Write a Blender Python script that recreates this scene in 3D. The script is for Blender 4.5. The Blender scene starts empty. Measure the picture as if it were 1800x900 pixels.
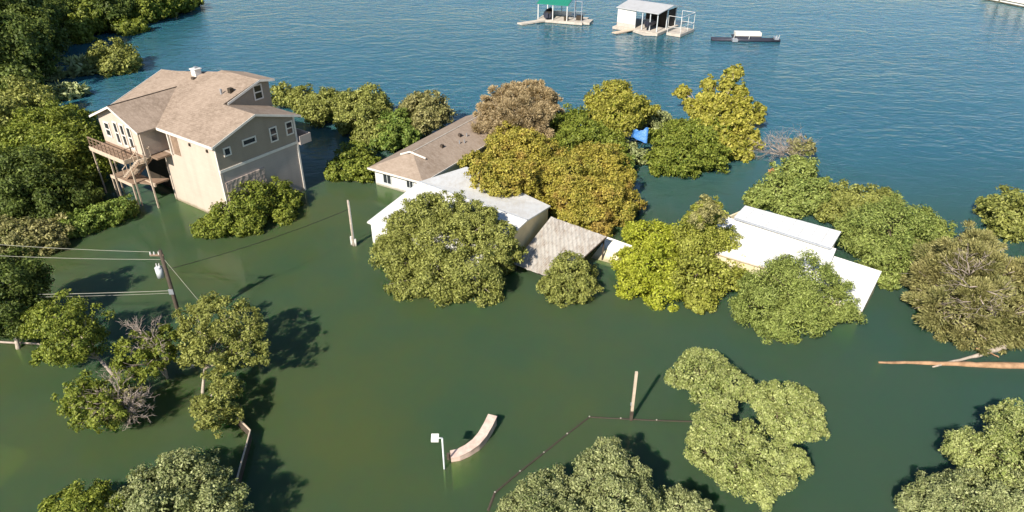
import bpy, math, random
import numpy as np
R = math.radians

# ------------------------------------------------------------ camera, sky, sun
scn = bpy.context.scene
C = scn.collection
CAM_H, PITCH, FPX = 30.0, R(31), 1240.0
cam_d = bpy.data.cameras.new('camera')
cam = bpy.data.objects.new('camera', cam_d); C.objects.link(cam)
cam.location = (0, 0, CAM_H); cam.rotation_euler = (R(90) - PITCH, 0, 0)
cam_d.sensor_fit = 'HORIZONTAL'; cam_d.sensor_width = 36; cam_d.lens = 36 * FPX / 1800
cam_d.clip_start = .5; cam_d.clip_end = 6000
scn.camera = cam
SUN_EL, SUN_AZ = R(38), R(31)          # shadows run away from the camera and to the right
w = bpy.data.worlds.new('World'); scn.world = w; w.use_nodes = True
nt = w.node_tree; nt.nodes.clear()
sky = nt.nodes.new('ShaderNodeTexSky'); sky.sky_type = 'NISHITA'; sky.sun_disc = False
sky.sun_elevation = SUN_EL; sky.sun_rotation = math.pi + SUN_AZ
sky.air_density = 1.0; sky.dust_density = .3; sky.ozone_density = 2.5
bg = nt.nodes.new('ShaderNodeBackground'); bg.inputs[1].default_value = .08
wo = nt.nodes.new('ShaderNodeOutputWorld')
nt.links.new(sky.outputs[0], bg.inputs[0]); nt.links.new(bg.outputs[0], wo.inputs[0])
sd = bpy.data.lights.new('sun', 'SUN'); sd.energy = 5.0; sd.angle = R(.55); sd.color = (1, .93, .82)
so = bpy.data.objects.new('sun', sd); C.objects.link(so)
so.rotation_euler = (R(90) - SUN_EL, 0, -SUN_AZ)
scn.view_settings.view_transform = 'Standard'; scn.view_settings.look = 'None'
scn.view_settings.gamma = 1; scn.view_settings.use_curve_mapping = False
scn.view_settings.exposure = .64
scn.cycles.max_bounces = 6; scn.cycles.transparent_max_bounces = 8
scn.cycles.caustics_reflective = False; scn.cycles.caustics_refractive = False

# ------------------------------------------------------------ helpers
def G(px, py, z=0.0):
    """point of the place at height z seen at that spot of the survey photograph"""
    a = (px - 900) / FPX; b = (450 - py) / FPX
    r = (a, math.cos(PITCH) + b * math.sin(PITCH), -math.sin(PITCH) + b * math.cos(PITCH))
    t = (CAM_H - z) / -r[2]
    return np.array([r[0] * t, r[1] * t, z])

def height(px, py, ytop):
    g = G(px, py); lo, hi = 0, 40
    for _ in range(40):
        m = (lo + hi) / 2
        dz = m - CAM_H
        d = g[1] * math.cos(PITCH) - dz * math.sin(PITCH)
        y = 450 - FPX * (g[1] * math.sin(PITCH) + dz * math.cos(PITCH)) / d
        if y > ytop: lo = m
        else: hi = m
    return lo

def tag(o, label=None, cat=None, group=None, kind=None):
    if label: o['label'] = label
    if cat: o['category'] = cat
    if group: o['group'] = group
    if kind: o['kind'] = kind
    return o

def root(name, loc, rz, label, cat, group=None):
    o = bpy.data.objects.new(name, None); C.objects.link(o)
    o.empty_display_size = .3
    o.location = tuple(float(c) for c in loc); o.rotation_euler = (0, 0, rz)
    return tag(o, label, cat, group)

def make(name, v, f, mat, parent=None, smooth=False, label=None):
    me = bpy.data.meshes.new(name)
    me.from_pydata([tuple(float(c) for c in p) for p in v], [], f)
    me.materials.append(mat)
    if smooth:
        for p in me.polygons: p.use_smooth = True
    me.update()
    o = bpy.data.objects.new(name, me); C.objects.link(o)
    if parent: o.parent = parent
    if label: o['label'] = label
    return o

class MB:
    def __init__(s, off=(0, 0, 0)): s.v = []; s.f = []; s.off = np.array(off, float)
    def add(s, v, f):
        n = len(s.v); s.v += [np.array(p, float) - s.off for p in v]
        s.f += [tuple(i + n for i in q) for q in f]; return s
    def box(s, x0, x1, y0, y1, z0, z1):
        return s.add([(x0,y0,z0),(x1,y0,z0),(x1,y1,z0),(x0,y1,z0),(x0,y0,z1),(x1,y0,z1),(x1,y1,z1),(x0,y1,z1)],
                     [(3,2,1,0),(4,5,6,7),(0,1,5,4),(1,2,6,5),(2,3,7,6),(3,0,4,7)])
    def slab(s, pts, th):
        """polygon (top face) with thickness th downwards"""
        n = len(pts); a = [np.array(p, float) for p in pts]; b = [p - np.array([0, 0, th]) for p in a]
        f = [tuple(range(n)), tuple(range(2 * n - 1, n - 1, -1))]
        f += [(i, i + n, (i + 1) % n + n, (i + 1) % n) for i in range(n)]
        return s.add(a + b, f)
    def wall(s, p, q, z0, zp, zq, th=.15):
        """upright panel from p to q (xy), bottom z0, tops zp and zq"""
        p = np.array(p[:2], float); q = np.array(q[:2], float)
        d = q - p; n = np.array([-d[1], d[0]]) / (np.hypot(*d) + 1e-9) * th
        v = []
        for (a, z) in ((p, zp), (q, zq)):
            for b in (a, a + n): v += [(b[0], b[1], z0), (b[0], b[1], z)]
        return s.add(v, [(0,4,5,1),(6,2,3,7),(0,1,3,2),(4,6,7,5),(1,5,7,3),(0,2,6,4)])
    def prism(s, poly, axis, a, b):
        """2-D polygon swept along local axis x or y from a to b; poly holds (other, z)"""
        n = len(poly); mk = (lambda t, p: (t, p[0], p[1])) if axis == 'x' else (lambda t, p: (p[0], t, p[1]))
        v = [mk(a, p) for p in poly] + [mk(b, p) for p in poly]
        f = [tuple(range(n)), tuple(range(2 * n - 1, n - 1, -1))]
        f += [(i, i + n, (i + 1) % n + n, (i + 1) % n) for i in range(n)]
        return s.add(v, f)
    def tube(s, pts, rad, n=7):
        pts = [np.array(p, float) for p in pts]
        if not hasattr(rad, '__len__'): rad = [rad] * len(pts)
        base = len(s.v); vv = []
        ref = np.array([.31, .17, .93])
        for i, p in enumerate(pts):
            d = pts[min(i + 1, len(pts) - 1)] - pts[max(i - 1, 0)]; d /= np.linalg.norm(d) + 1e-9
            if abs(d @ ref) > .97: ref = np.array([1., 0, 0])
            a = np.cross(d, ref); a /= np.linalg.norm(a); b = np.cross(d, a)
            for k in range(n):
                t = 2 * math.pi * k / n
                vv.append(p + rad[i] * (math.cos(t) * a + math.sin(t) * b))
        f = []
        for i in range(len(pts) - 1):
            for k in range(n):
                f.append((i*n+k, i*n+(k+1)%n, (i+1)*n+(k+1)%n, (i+1)*n+k))
        f.append(tuple(range(n-1, -1, -1))); m = (len(pts)-1)*n; f.append(tuple(range(m, m+n)))
        return s.add(vv, f)
    def build(s, name, mat, parent=None, smooth=False, label=None):
        return make(name, s.v, s.f, mat, parent, smooth, label)

# ------------------------------------------------------------ materials
def newmat(name):
    m = bpy.data.materials.new(name); m.use_nodes = True
    t = m.node_tree; p = t.nodes['Principled BSDF']; return m, t, p
def N(t, k, **kw):
    n = t.nodes.new(k)
    for a, b in kw.items(): setattr(n, a, b)
    return n
def mixc(t, fac, a, b, mode='MIX'):
    n = N(t, 'ShaderNodeMix', data_type='RGBA', blend_type=mode)
    for i, x in ((0, fac), (6, a), (7, b)):
        if hasattr(x, 'links') or hasattr(x, 'is_linked'): t.links.new(x, n.inputs[i])
        elif isinstance(x, (int, float)): n.inputs[i].default_value = x
        else: n.inputs[i].default_value = (*x, 1)
    return n.outputs[2]
def noise(t, scale, detail=4, rough=.6, vec=None, stretch=None, dist=0):
    n = N(t, 'ShaderNodeTexNoise'); n.inputs['Scale'].default_value = scale
    n.inputs['Detail'].default_value = detail; n.inputs['Roughness'].default_value = rough
    n.inputs['Distortion'].default_value = dist
    tc = N(t, 'ShaderNodeTexCoord'); src = tc.outputs['Object']
    if stretch:
        mp = N(t, 'ShaderNodeMapping'); mp.inputs['Scale'].default_value = stretch[:3]
        if len(stretch) > 3: mp.inputs['Rotation'].default_value = (0, 0, stretch[3])
        t.links.new(src, mp.inputs[0]); src = mp.outputs[0]
    t.links.new(vec or src, n.inputs['Vector']); return n.outputs[0]
def ramp(t, src, stops):
    r = N(t, 'ShaderNodeValToRGB'); e = r.color_ramp.elements
    while len(e) < len(stops): e.new(.5)
    for i, (p, c) in enumerate(stops):
        e[i].position = p; e[i].color = (*c, 1) if hasattr(c, '__len__') else (c, c, c, 1)
    t.links.new(src, r.inputs[0]); return r.outputs[0]
def bump(t, p, h, strength, dist):
    b = N(t, 'ShaderNodeBump'); b.inputs['Strength'].default_value = strength
    b.inputs['Distance'].default_value = dist
    t.links.new(h, b.inputs['Height']); t.links.new(b.outputs[0], p.inputs['Normal']); return b
def math_(t, op, a, b=None, c=None):
    n = N(t, 'ShaderNodeMath', operation=op)
    for i, x in enumerate((a, b, c)):
        if x is None: continue
        if isinstance(x, (int, float)): n.inputs[i].default_value = x
        else: t.links.new(x, n.inputs[i])
    return n.outputs[0]
def objcoord(t, axis):
    tc = N(t, 'ShaderNodeTexCoord'); s = N(t, 'ShaderNodeSeparateXYZ')
    t.links.new(tc.outputs['Object'], s.inputs[0]); return s.outputs[axis]

def mudline(t, col):
    z = math_(t, 'ADD', objcoord(t, 2), math_(t, 'MULTIPLY', math_(t, 'SUBTRACT', noise(t, 1.3, 5, .7), .5), .5))
    return mixc(t, math_(t, 'MULTIPLY', ramp(t, z, [(.10, .85), (.34, 0)]), .8), col, (.17, .15, .075))

def plain(name, col, col2=None, scale=3, rough=.7, spec=.3, bmp=0, metal=0, mud=False):
    m, t, p = newmat(name)
    p.inputs['Roughness'].default_value = rough; p.inputs['Specular IOR Level'].default_value = spec
    p.inputs['Metallic'].default_value = metal
    n = noise(t, scale, 5, .65)
    c2 = col2 or tuple(c * .8 for c in col)
    cc = mixc(t, ramp(t, n, [(.35, 0), (.65, 1)]), col, c2)
    if mud: cc = mudline(t, cc)
    t.links.new(cc, p.inputs['Base Color'])
    if bmp: bump(t, p, noise(t, scale * 6, 3), bmp, .02)
    return m
def siding(name, col, period, line=.82):
    """horizontal lap siding: courses along z"""
    m, t, p = newmat(name); p.inputs['Roughness'].default_value = .75; p.inputs['Specular IOR Level'].default_value = .2
    z = objcoord(t, 2); fr = math_(t, 'FRACT', math_(t, 'DIVIDE', z, period))
    n = noise(t, .8, 5)
    base = mixc(t, ramp(t, n, [(.3, 0), (.7, 1)]), col, tuple(c * .9 for c in col))
    streak = ramp(t, noise(t, 1.2, 4, .6, stretch=(1, 1, .12)), [(.5, 0), (.75, .4)])
    base = mixc(t, streak, base, tuple(c * .72 for c in col))
    t.links.new(mudline(t, mixc(t, ramp(t, fr, [(.0, .8), (.1, 0)]), base, tuple(c * line for c in col))), p.inputs['Base Color'])
    bump(t, p, fr, .5, .02); return m
def shingle(name, a, b, c):
    m, t, p = newmat(name); p.inputs['Roughness'].default_value = .92; p.inputs['Specular IOR Level'].default_value = .15
    n1 = noise(t, 1.6, 5, .7); n2 = noise(t, 4.5, 3, .75, stretch=(1, .45, 1)); n3 = noise(t, .35, 2, .5)
    base = mixc(t, ramp(t, n2, [(.35, 0), (.65, 1)]), a, b)
    base = mixc(t, math_(t, 'MULTIPLY', ramp(t, n1, [(.45, 0), (.7, 1)]), .6), base, c)
    base = mixc(t, math_(t, 'MULTIPLY', ramp(t, n3, [(.4, 0), (.65, 1)]), .35), base, tuple(x * 1.12 for x in a))
    t.links.new(base, p.inputs['Base Color'])
    fr = math_(t, 'FRACT', math_(t, 'DIVIDE', objcoord(t, 2), .07))
    bump(t, p, math_(t, 'ADD', math_(t, 'MULTIPLY', fr, .5), n2), .6, .03); return m
def sheetmetal(name, col, stain, period=.45, axis=0, amount=.3, rough=.45, rib=.5):
    m, t, p = newmat(name); p.inputs['Roughness'].default_value = rough; p.inputs['Specular IOR Level'].default_value = .35
    n = noise(t, .9, 5, .7); n2 = noise(t, 4, 5, .7, stretch=(1, .3, 1) if axis == 0 else (.3, 1, 1))
    f = math_(t, 'MULTIPLY', ramp(t, math_(t, 'MULTIPLY', math_(t, 'ADD', n, n2), .5), [(.44, 0), (.62, 1)]), amount)
    t.links.new(mixc(t, f, col, stain), p.inputs['Base Color'])
    s = math_(t, 'SINE', math_(t, 'MULTIPLY', objcoord(t, axis), 2 * math.pi / period))
    bump(t, p, s, rib, .02); return m

M = {}
M['shingle'] = shingle('brown_shingle', (.37,.285,.22), (.25,.188,.14), (.19,.14,.10))
M['shingle_b'] = shingle('tan_shingle', (.36,.285,.225), (.26,.20,.15), (.21,.15,.105))
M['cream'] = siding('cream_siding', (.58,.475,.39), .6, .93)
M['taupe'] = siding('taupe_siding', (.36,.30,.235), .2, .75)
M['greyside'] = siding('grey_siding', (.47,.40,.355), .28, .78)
M['trim'] = plain('white_trim', (.80,.74,.66), (.70,.64,.56), 2, .55)
M['white'] = plain('white_paint', (.76,.74,.70), (.64,.61,.56), .8, .6, mud=True)
M['glass'] = plain('window_glass', (.02,.025,.03), (.035,.04,.045), 1, .08, .6)
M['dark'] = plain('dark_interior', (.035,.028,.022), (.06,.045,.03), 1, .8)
M['wood'] = plain('deck_wood', (.31,.21,.145), (.21,.145,.10), 3, .8, bmp=.3)
M['palewood'] = plain('pale_wood', (.62,.50,.38), (.48,.38,.28), 3, .8, bmp=.3)
M['darkwood'] = plain('dark_wood', (.10,.075,.055), (.06,.045,.035), 4, .85, bmp=.5)
M['bark'] = plain('bark', (.16,.12,.085), (.09,.07,.05), 3, .9, bmp=.6)
M['palebark'] = plain('pale_bark', (.50,.42,.34), (.30,.25,.20), 3, .9, bmp=.6)
M['silverbark'] = plain('silver_bark', (.48,.40,.34), (.33,.26,.21), 3, .9, bmp=.4)
M['log'] = plain('driftwood', (.46,.28,.16), (.24,.14,.075), 1.6, .85, bmp=.6)
M['whitemetal'] = sheetmetal('white_metal_roof', (.70,.69,.66), (.50,.44,.36), .5, 0, .5, rib=.05)
M['shedmetal'] = sheetmetal('bright_white_metal_roof', (.80,.79,.765), (.62,.575,.50), .4, 0, .4, rib=.15)
M['rustmetal'] = sheetmetal('weathered_metal_roof', (.47,.445,.40), (.24,.18,.13), .32, 0, .85, .6, .9)
M['greymetal'] = sheetmetal('grey_metal_roof', (.47,.47,.47), (.34,.33,.31), .5, 0, .4)
M['greenmetal'] = sheetmetal('green_metal_roof', (.02,.22,.14), (.02,.17,.11), .5, 0, .4)
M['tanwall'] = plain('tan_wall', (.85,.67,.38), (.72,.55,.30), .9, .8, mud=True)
M['creamwall'] = plain('cream_wall', (.72,.64,.45), (.60,.52,.34), .9, .8, mud=True)
M['concrete'] = plain('pale_concrete', (.56,.50,.43), (.42,.37,.31), 1.5, .85, bmp=.3)
M['curvewall'] = plain('pale_pink_stone', (.70,.54,.45), (.52,.36,.29), 2.5, .85, bmp=.5)
M['galv'] = plain('galvanised_metal', (.50,.52,.55), (.38,.40,.43), 5, .4, metal=.5)
M['lightgrey'] = plain('light_grey_paint', (.62,.64,.64), (.5,.52,.52), 3, .5)
M['wire'] = plain('cable', (.36,.35,.28), (.28,.27,.22), 2, .5)
M['darkwire'] = plain('dark_cable', (.02,.025,.02), (.02,.02,.02), 2, .6)
M['redwood'] = plain('wet_dark_wood', (.065,.05,.035), (.045,.04,.03), 2, .8)
M['navy'] = plain('dark_float', (.03,.035,.05), (.05,.05,.07), 2, .5)
M['pinkboard'] = plain('faded_pink_board', (.60,.42,.38), (.50,.38,.34), 2, .7)
M['capmat'] = plain('hull_trim', (.12,.12,.08), (.09,.08,.05), 2, .6)
M['bedmat'] = plain('lake_bed_silt', (.10,.10,.05), (.06,.07,.03), .2, .95)

def stone():
    m, t, p = newmat('rough_stone'); p.inputs['Roughness'].default_value = .9
    v = N(t, 'ShaderNodeTexVoronoi'); v.inputs['Scale'].default_value = 3.2
    tc = N(t, 'ShaderNodeTexCoord'); t.links.new(tc.outputs['Object'], v.inputs['Vector'])
    c = N(t, 'ShaderNodeSeparateColor'); t.links.new(v.outputs['Color'], c.inputs[0])
    t.links.new(mixc(t, c.outputs[0], (.47,.38,.32), (.33,.265,.225)), p.inputs['Base Color'])
    bump(t, p, v.outputs['Distance'], .8, .06); return m
M['stone'] = stone()
def tarp():
    m, t, p = newmat('blue_tarp'); p.inputs['Roughness'].default_value = .4
    n = noise(t, 2.5, 4, .7)
    t.links.new(mixc(t, n, (.04,.17,.48), (.08,.24,.56)), p.inputs['Base Color'])
    bump(t, p, n, .8, .15); return m
M['tarp'] = tarp()

def water_mat():
    m, t, p = newmat('lake_water')
    tc = N(t, 'ShaderNodeTexCoord'); s = N(t, 'ShaderNodeSeparateXYZ'); t.links.new(tc.outputs['Object'], s.inputs[0])
    X, Y = s.outputs[0], s.outputs[1]
    big = noise(t, .035, 4, .55)
    # position across the flooded land -> open lake
    yy = math_(t, 'ADD', Y, math_(t, 'MULTIPLY', math_(t, 'SUBTRACT', big, .5), 26))
    xr = math_(t, 'MULTIPLY', X, .22)
    yy = math_(t, 'ADD', yy, math_(t, 'MINIMUM', math_(t, 'MAXIMUM', xr, -4), 12))
    lake = ramp(t, math_(t, 'DIVIDE', yy, 160), [(.34, 0), (.52, 1)])
    mid = noise(t, .09, 4, .6, stretch=(1, 1, 1, .6))
    green = mixc(t, ramp(t, mid, [(.38, 0), (.66, 1)]), (.090,.160,.082), (.134,.178,.066))
    teal = mixc(t, ramp(t, math_(t, 'DIVIDE', math_(t, 'ADD', X, 40), 80), [(.45, 0), (.95, 1)]), green, (.072,.152,.116))
    blue = mixc(t, noise(t, .05, 3), (.021,.100,.138), (.032,.126,.164))
    col = mixc(t, lake, teal, blue)
    t.links.new(col, p.inputs['Base Color'])
    p.inputs['Roughness'].default_value = .06; p.inputs['IOR'].default_value = 1.33
    p.inputs['Specular IOR Level'].default_value = .5
    p.inputs['Subsurface Weight'].default_value = 1.0; p.inputs['Subsurface Radius'].default_value = (.5, 1.0, .6); p.inputs['Subsurface Scale'].default_value = 1.1
    # ripples: crests lie roughly across the view, rougher on the open lake
    a = noise(t, .30, 3, .5, stretch=(.7, 1.25, 1, -.16), dist=.9)
    b = noise(t, .85, 3, .5, stretch=(.7, 1.3, 1, .3), dist=.8)
    c = noise(t, 5, 2, .5, stretch=(.6, 1.1, 1, 0))
    h = math_(t, 'ADD', math_(t, 'MULTIPLY', a, .95), math_(t, 'MULTIPLY', b, .62))
    gust = ramp(t, noise(t, .02, 3, .5, stretch=(.5, 1.4, 1)), [(.3, .35), (.7, 1)])
    amp = math_(t, 'MULTIPLY', math_(t, 'ADD', math_(t, 'MULTIPLY', lake, .93), .07), gust)
    h = math_(t, 'MULTIPLY', h, amp)
    h = math_(t, 'ADD', h, math_(t, 'MULTIPLY', c, .012))
    bump(t, p, h, 1.0, .29)
    tr = N(t, 'ShaderNodeBsdfTransparent'); tr.inputs[0].default_value = (.80, .92, .62, 1)
    mx = N(t, 'ShaderNodeMixShader')
    t.links.new(math_(t, 'MULTIPLY', math_(t, 'SUBTRACT', 1, lake), .48), mx.inputs[0])
    t.links.new(p.outputs[0], mx.inputs[1]); t.links.new(tr.outputs[0], mx.inputs[2])
    out = t.nodes['Material Output']; t.links.new(mx.outputs[0], out.inputs['Surface'])
    va = N(t, 'ShaderNodeVolumeAbsorption'); va.inputs[0].default_value = (.55, .72, .25, 1)
    va.inputs[1].default_value = .8
    t.links.new(va.outputs[0], out.inputs['Volume'])
    return m

def leafmat(name, c1, c2, c3, trans=.25, accent=None):
    m, t, p = newmat(name)
    at = N(t, 'ShaderNodeAttribute', attribute_name='tint', attribute_type='GEOMETRY')
    ge = N(t, 'ShaderNodeNewGeometry')
    col = mixc(t, at.outputs['Fac'], c1, c2)
    col = mixc(t, ramp(t, ge.outputs['Random Per Island'], [(.25, 0), (1, .75)]), col, c3)
    col = mixc(t, ramp(t, noise(t, .45, 3, .55), [(.42, 0), (.66, .45)]), col, tuple(.55*a+.45*b for a, b in zip(c2, c3)))
    rnd = math_(t, 'FRACT', math_(t, 'MULTIPLY', ge.outputs['Random Per Island'], 7.31))
    col = mixc(t, 1.0, col, ramp(t, rnd, [(0, .72), (1, 1.35)]), 'MULTIPLY')
    if accent:
        col = mixc(t, ramp(t, noise(t, .55, 2, .5), [(.54, 0), (.68, .55)]), col, accent)
    t.links.new(col, p.inputs['Base Color'])
    p.inputs['Roughness'].default_value = .55; p.inputs['Specular IOR Level'].default_value = .25
    tl = N(t, 'ShaderNodeBsdfTranslucent')
    t.links.new(mixc(t, 1.0, col, (1.0, 1.0, .45), 'MULTIPLY'), tl.inputs[0])
    mx = N(t, 'ShaderNodeMixShader'); mx.inputs[0].default_value = trans
    t.links.new(p.outputs[0], mx.inputs[1]); t.links.new(tl.outputs[0], mx.inputs[2])
    t.links.new(mx.outputs[0], t.nodes['Material Output'].inputs['Surface'])
    return m
LEAF = {
 'dark':   leafmat('dark_foliage', (.038,.070,.014), (.085,.120,.022), (.20,.24,.055)),
 'green':  leafmat('green_foliage', (.085,.130,.016), (.175,.215,.026), (.36,.38,.07)),
 'fresh':  leafmat('fresh_green_foliage', (.090,.165,.028), (.17,.24,.04), (.34,.39,.09)),
 'leafy':  leafmat('feathery_green_foliage', (.150,.21,.045), (.23,.28,.06), (.42,.46,.14)),
 'olive':  leafmat('olive_foliage', (.130,.155,.032), (.22,.235,.05), (.47,.47,.14)),
 'yolive': leafmat('yellow_olive_foliage', (.170,.20,.025), (.28,.30,.04), (.50,.49,.12), .3),
 'yellow': leafmat('yellow_green_foliage', (.23,.28,.018), (.38,.41,.03), (.58,.58,.10), .35),
 'gold':   leafmat('golden_foliage', (.18,.21,.025), (.33,.31,.035), (.58,.51,.13), .3),
 'autumn': leafmat('autumn_foliage', (.16,.19,.028), (.34,.29,.04), (.56,.45,.10), .25, (.42,.25,.08)),
 'brown':  leafmat('brown_foliage', (.30,.22,.12), (.41,.30,.16), (.60,.49,.29), .2),
 'bronze': leafmat('bronze_olive_foliage', (.125,.145,.038), (.25,.22,.08), (.46,.42,.18), .2),
 'sage':   leafmat('sage_foliage', (.19,.24,.055), (.30,.345,.095), (.55,.56,.25), .25),
 'grey':   leafmat('grey_green_foliage', (.13,.165,.05), (.24,.27,.10), (.50,.51,.25), .2),
 'orange': leafmat('orange_leaves', (.40,.19,.06), (.5,.27,.10), (.6,.4,.2), .3),
 'agave':  leafmat('pale_spiky_leaves', (.28,.33,.12), (.36,.40,.16), (.6,.62,.35), .2),
}

# ------------------------------------------------------------ ground and water
wm = water_mat()
S = 3000
tag(MB().box(-S, S, -300, 2 * S, -6, 0).build('lake_water', wm), 'green flood water turning to rippled blue lake', 'water', kind='structure')
tag(MB().box(-S - 5, S + 5, -305, 2 * S + 5, -9, -5).build('lake_bed', M['bedmat']), 'silty ground under the flood water', 'ground', kind='structure')

# ------------------------------------------------------------ big house on stilts
HC = G(408, 393)
house = root('stilt_house', HC, R(55), 'large beige three storey house with brown shingle roof and stilts', 'house')
# local x runs back along the right-hand wall, local y runs left along the sunlit front
E0, SL = 7.5, .33
def zr(u): return E0 + SL * (u + .45)
main = MB()
def plane_pts(uv): return [(u, v, zr(u)) for u, v in uv]
main.slab(plane_pts([(-.45,-.35),(4.2,-.35),(4.2,4.1),(8.2,3.8),(7.35,9.0),(6.15,16.5),(1.9,16.3),(-.45,16.3)][::-1]), .16)
main.slab([(4.2,-.35,zr(4.2)),(9.0,-.35,7.55),(9.0,4.6,7.55),(4.2,4.6,zr(4.2))][::-1], .16)
main.slab([(8.2,3.8,zr(8.2)),(9.75,3.7,zr(8.2)-.28),(9.6,7.8,zr(8.2)-.28),(8.1,9.4,zr(8.2)-.03),(7.35,9.0,zr(7.35))][::-1], .16)
main.slab([(7.35,9.0,zr(7.35)),(8.1,9.4,zr(8.2)-.05),(11,10,8.4),(10.5,16.5,7.8),(6.15,16.5,zr(6.15))][::-1], .14)
roof = main.build('roof', M['shingle'], house)
MB().box(-.50, -.452, -.35, 7.9, E0-.24, E0+.0).build('gutter', M['trim'], roof)
fz = .17
def fascia(p, q):
    m = MB(); p = np.array(p); q = np.array(q)
    n = np.array([0, 0, -.2]); d = np.cross(q - p, [0, 0, 1.]); d = d / np.linalg.norm(d) * .04
    m.add([p, q, q + n, p + n, p + d, q + d, q + n + d, p + n + d], [(0,1,2,3),(7,6,5,4),(0,4,5,1),(3,2,6,7),(0,3,7,4),(1,5,6,2)])
    return m.build('fascia', M['trim'], roof)
fascia((-.45,-.36,E0), (4.2,-.36,zr(4.2))); fascia((4.2,-.36,zr(4.2)), (9.0,-.36,7.55))
fascia((4.45,3.75,zr(4.4)+.05), (8.2,3.75,zr(8.2))); fascia((8.2,3.75,zr(8.2)), (9.76,3.65,zr(8.2)-.28))
fascia((6.15,16.52,zr(6.15)), (-.45,16.32,zr(-.45)))
# front wing roof
WA, WZ = 11.75, 9.15
wing = MB()
wing.slab([(-2.2,7.75,7.5),(-2.2,WA,WZ),(4.7,WA,WZ),(-.4,7.75,7.5)][::1], .16)
wing.slab([(-2.2,WA,WZ),(-2.2,15.75,7.5),(.6,15.9,7.62),(4.7,WA,WZ)], .16)
wroof = wing.build('roof', M['shingle'], house)
def fas2(p, q):
    o = fascia(p, q); o.parent = wroof; return o
fas2((-2.22,WA,WZ), (-2.22,7.75,7.5)); fas2((-2.22,15.75,7.5), (-2.22,WA,WZ))
MB().box(-2.2,4.6,WA-.05,WA+.05,WZ-.02,WZ+.05).build('ridge_cap', M['darkwood'], wroof)
# chimney and vents
ch = MB(); ch.box(6.4,7.05,11.1,11.8,9.2,10.4).box(6.32,7.13,11.02,11.88,10.4,10.48)
chm = ch.build('chimney', M['white'], roof); MB().box(6.6,6.85,11.3,11.55,10.48,10.65).build('flue', M['galv'], chm)
MB().box(5.95,6.3,10.9,11.3,zr(6.1)-.05,zr(6.1)+.16).build('roof_vent', M['darkwood'], roof)
MB().box(5.6,6.0,4.75,5.15,zr(5.8)-.05,zr(5.8)+.4).build('roof_vent', M['dark'], roof)
MB().box(5.2,5.35,5.6,5.75,zr(5.2)-.05,zr(5.2)+.5).build('vent_pipe', M['galv'], roof)
# walls
front = MB()
front.box(0,.2,0,8.6,-2.5,5.0).box(0,.2,0,6.7,5.0,7.42)
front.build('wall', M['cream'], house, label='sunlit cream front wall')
side = MB()
side.prism([(.0,5.12),(8.4,5.12),(8.4,7.5),(4.2,zr(4.2)-.18),(.0,7.42)], 'y', -.005, .2)
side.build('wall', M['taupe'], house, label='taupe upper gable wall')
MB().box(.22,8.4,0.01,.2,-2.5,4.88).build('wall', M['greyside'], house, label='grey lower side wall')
MB().box(.25,4.3,-.08,.008,-2.5,3.9).build('stone_facing', M['stone'], house)
MB().box(-.02,8.45,-.06,.2,4.88,5.12).build('trim_band', M['trim'], house)
MB().box(8.28,8.46,-.06,.1,-2.5,4.88).box(8.28,8.46,-.06,.1,5.12,7.5).build('corner_board', M['trim'], house)
MB().box(-.04,-.002,.0,.14,-2.5,7.4).build('corner_board', M['trim'], house)
bk = MB(); bk.box(8.2,8.4,.2,16,-2.5,7.5).box(2,8.2,15.9,16.05,-2.5,7.6).box(.2,8.2,8.5,8.6,-2.5,5)
bk.box(2.0,2.2,8.6,16,-2.5,5.0)
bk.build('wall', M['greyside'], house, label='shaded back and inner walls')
MB().box(.2,8.2,.2,15.9,4.85,4.98).build('floor', M['wood'], house)
# upper dormer wall
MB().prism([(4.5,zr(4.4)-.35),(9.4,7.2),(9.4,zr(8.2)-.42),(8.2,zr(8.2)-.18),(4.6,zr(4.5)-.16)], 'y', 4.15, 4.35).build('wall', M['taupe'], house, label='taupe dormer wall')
MB().box(9.2,9.4,4.36,9,7.2,zr(8.2)-.45).build('wall', M['taupe'], house)
# porch recess
MB().box(1.5,1.62,6.72,8.6,5.0,7.9).build('porch_wall', M['tanwall'], house)
d_ = MB().box(1.44,1.498,6.9,7.8,5.02,7.1).build('door', M['darkwood'], house); MB().box(1.41,1.44,7.0,7.06,6.0,6.15).build('handle', M['galv'], d_)
MB().box(-.03,.0,5.6,6.6,5.1,7.0).build('door', M['wood'], house, label='brown side door')
MB().box(.0,1.48,6.72,6.82,5.0,7.6).build('porch_wall', M['cream'], house)
for (a,b_) in ((1.1,1.5),(3.6,4.0)):
    MB().box(-.12,-.01,a,a+.18,6.55,6.8).build('wall_lamp', M['dark'], house)
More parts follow.
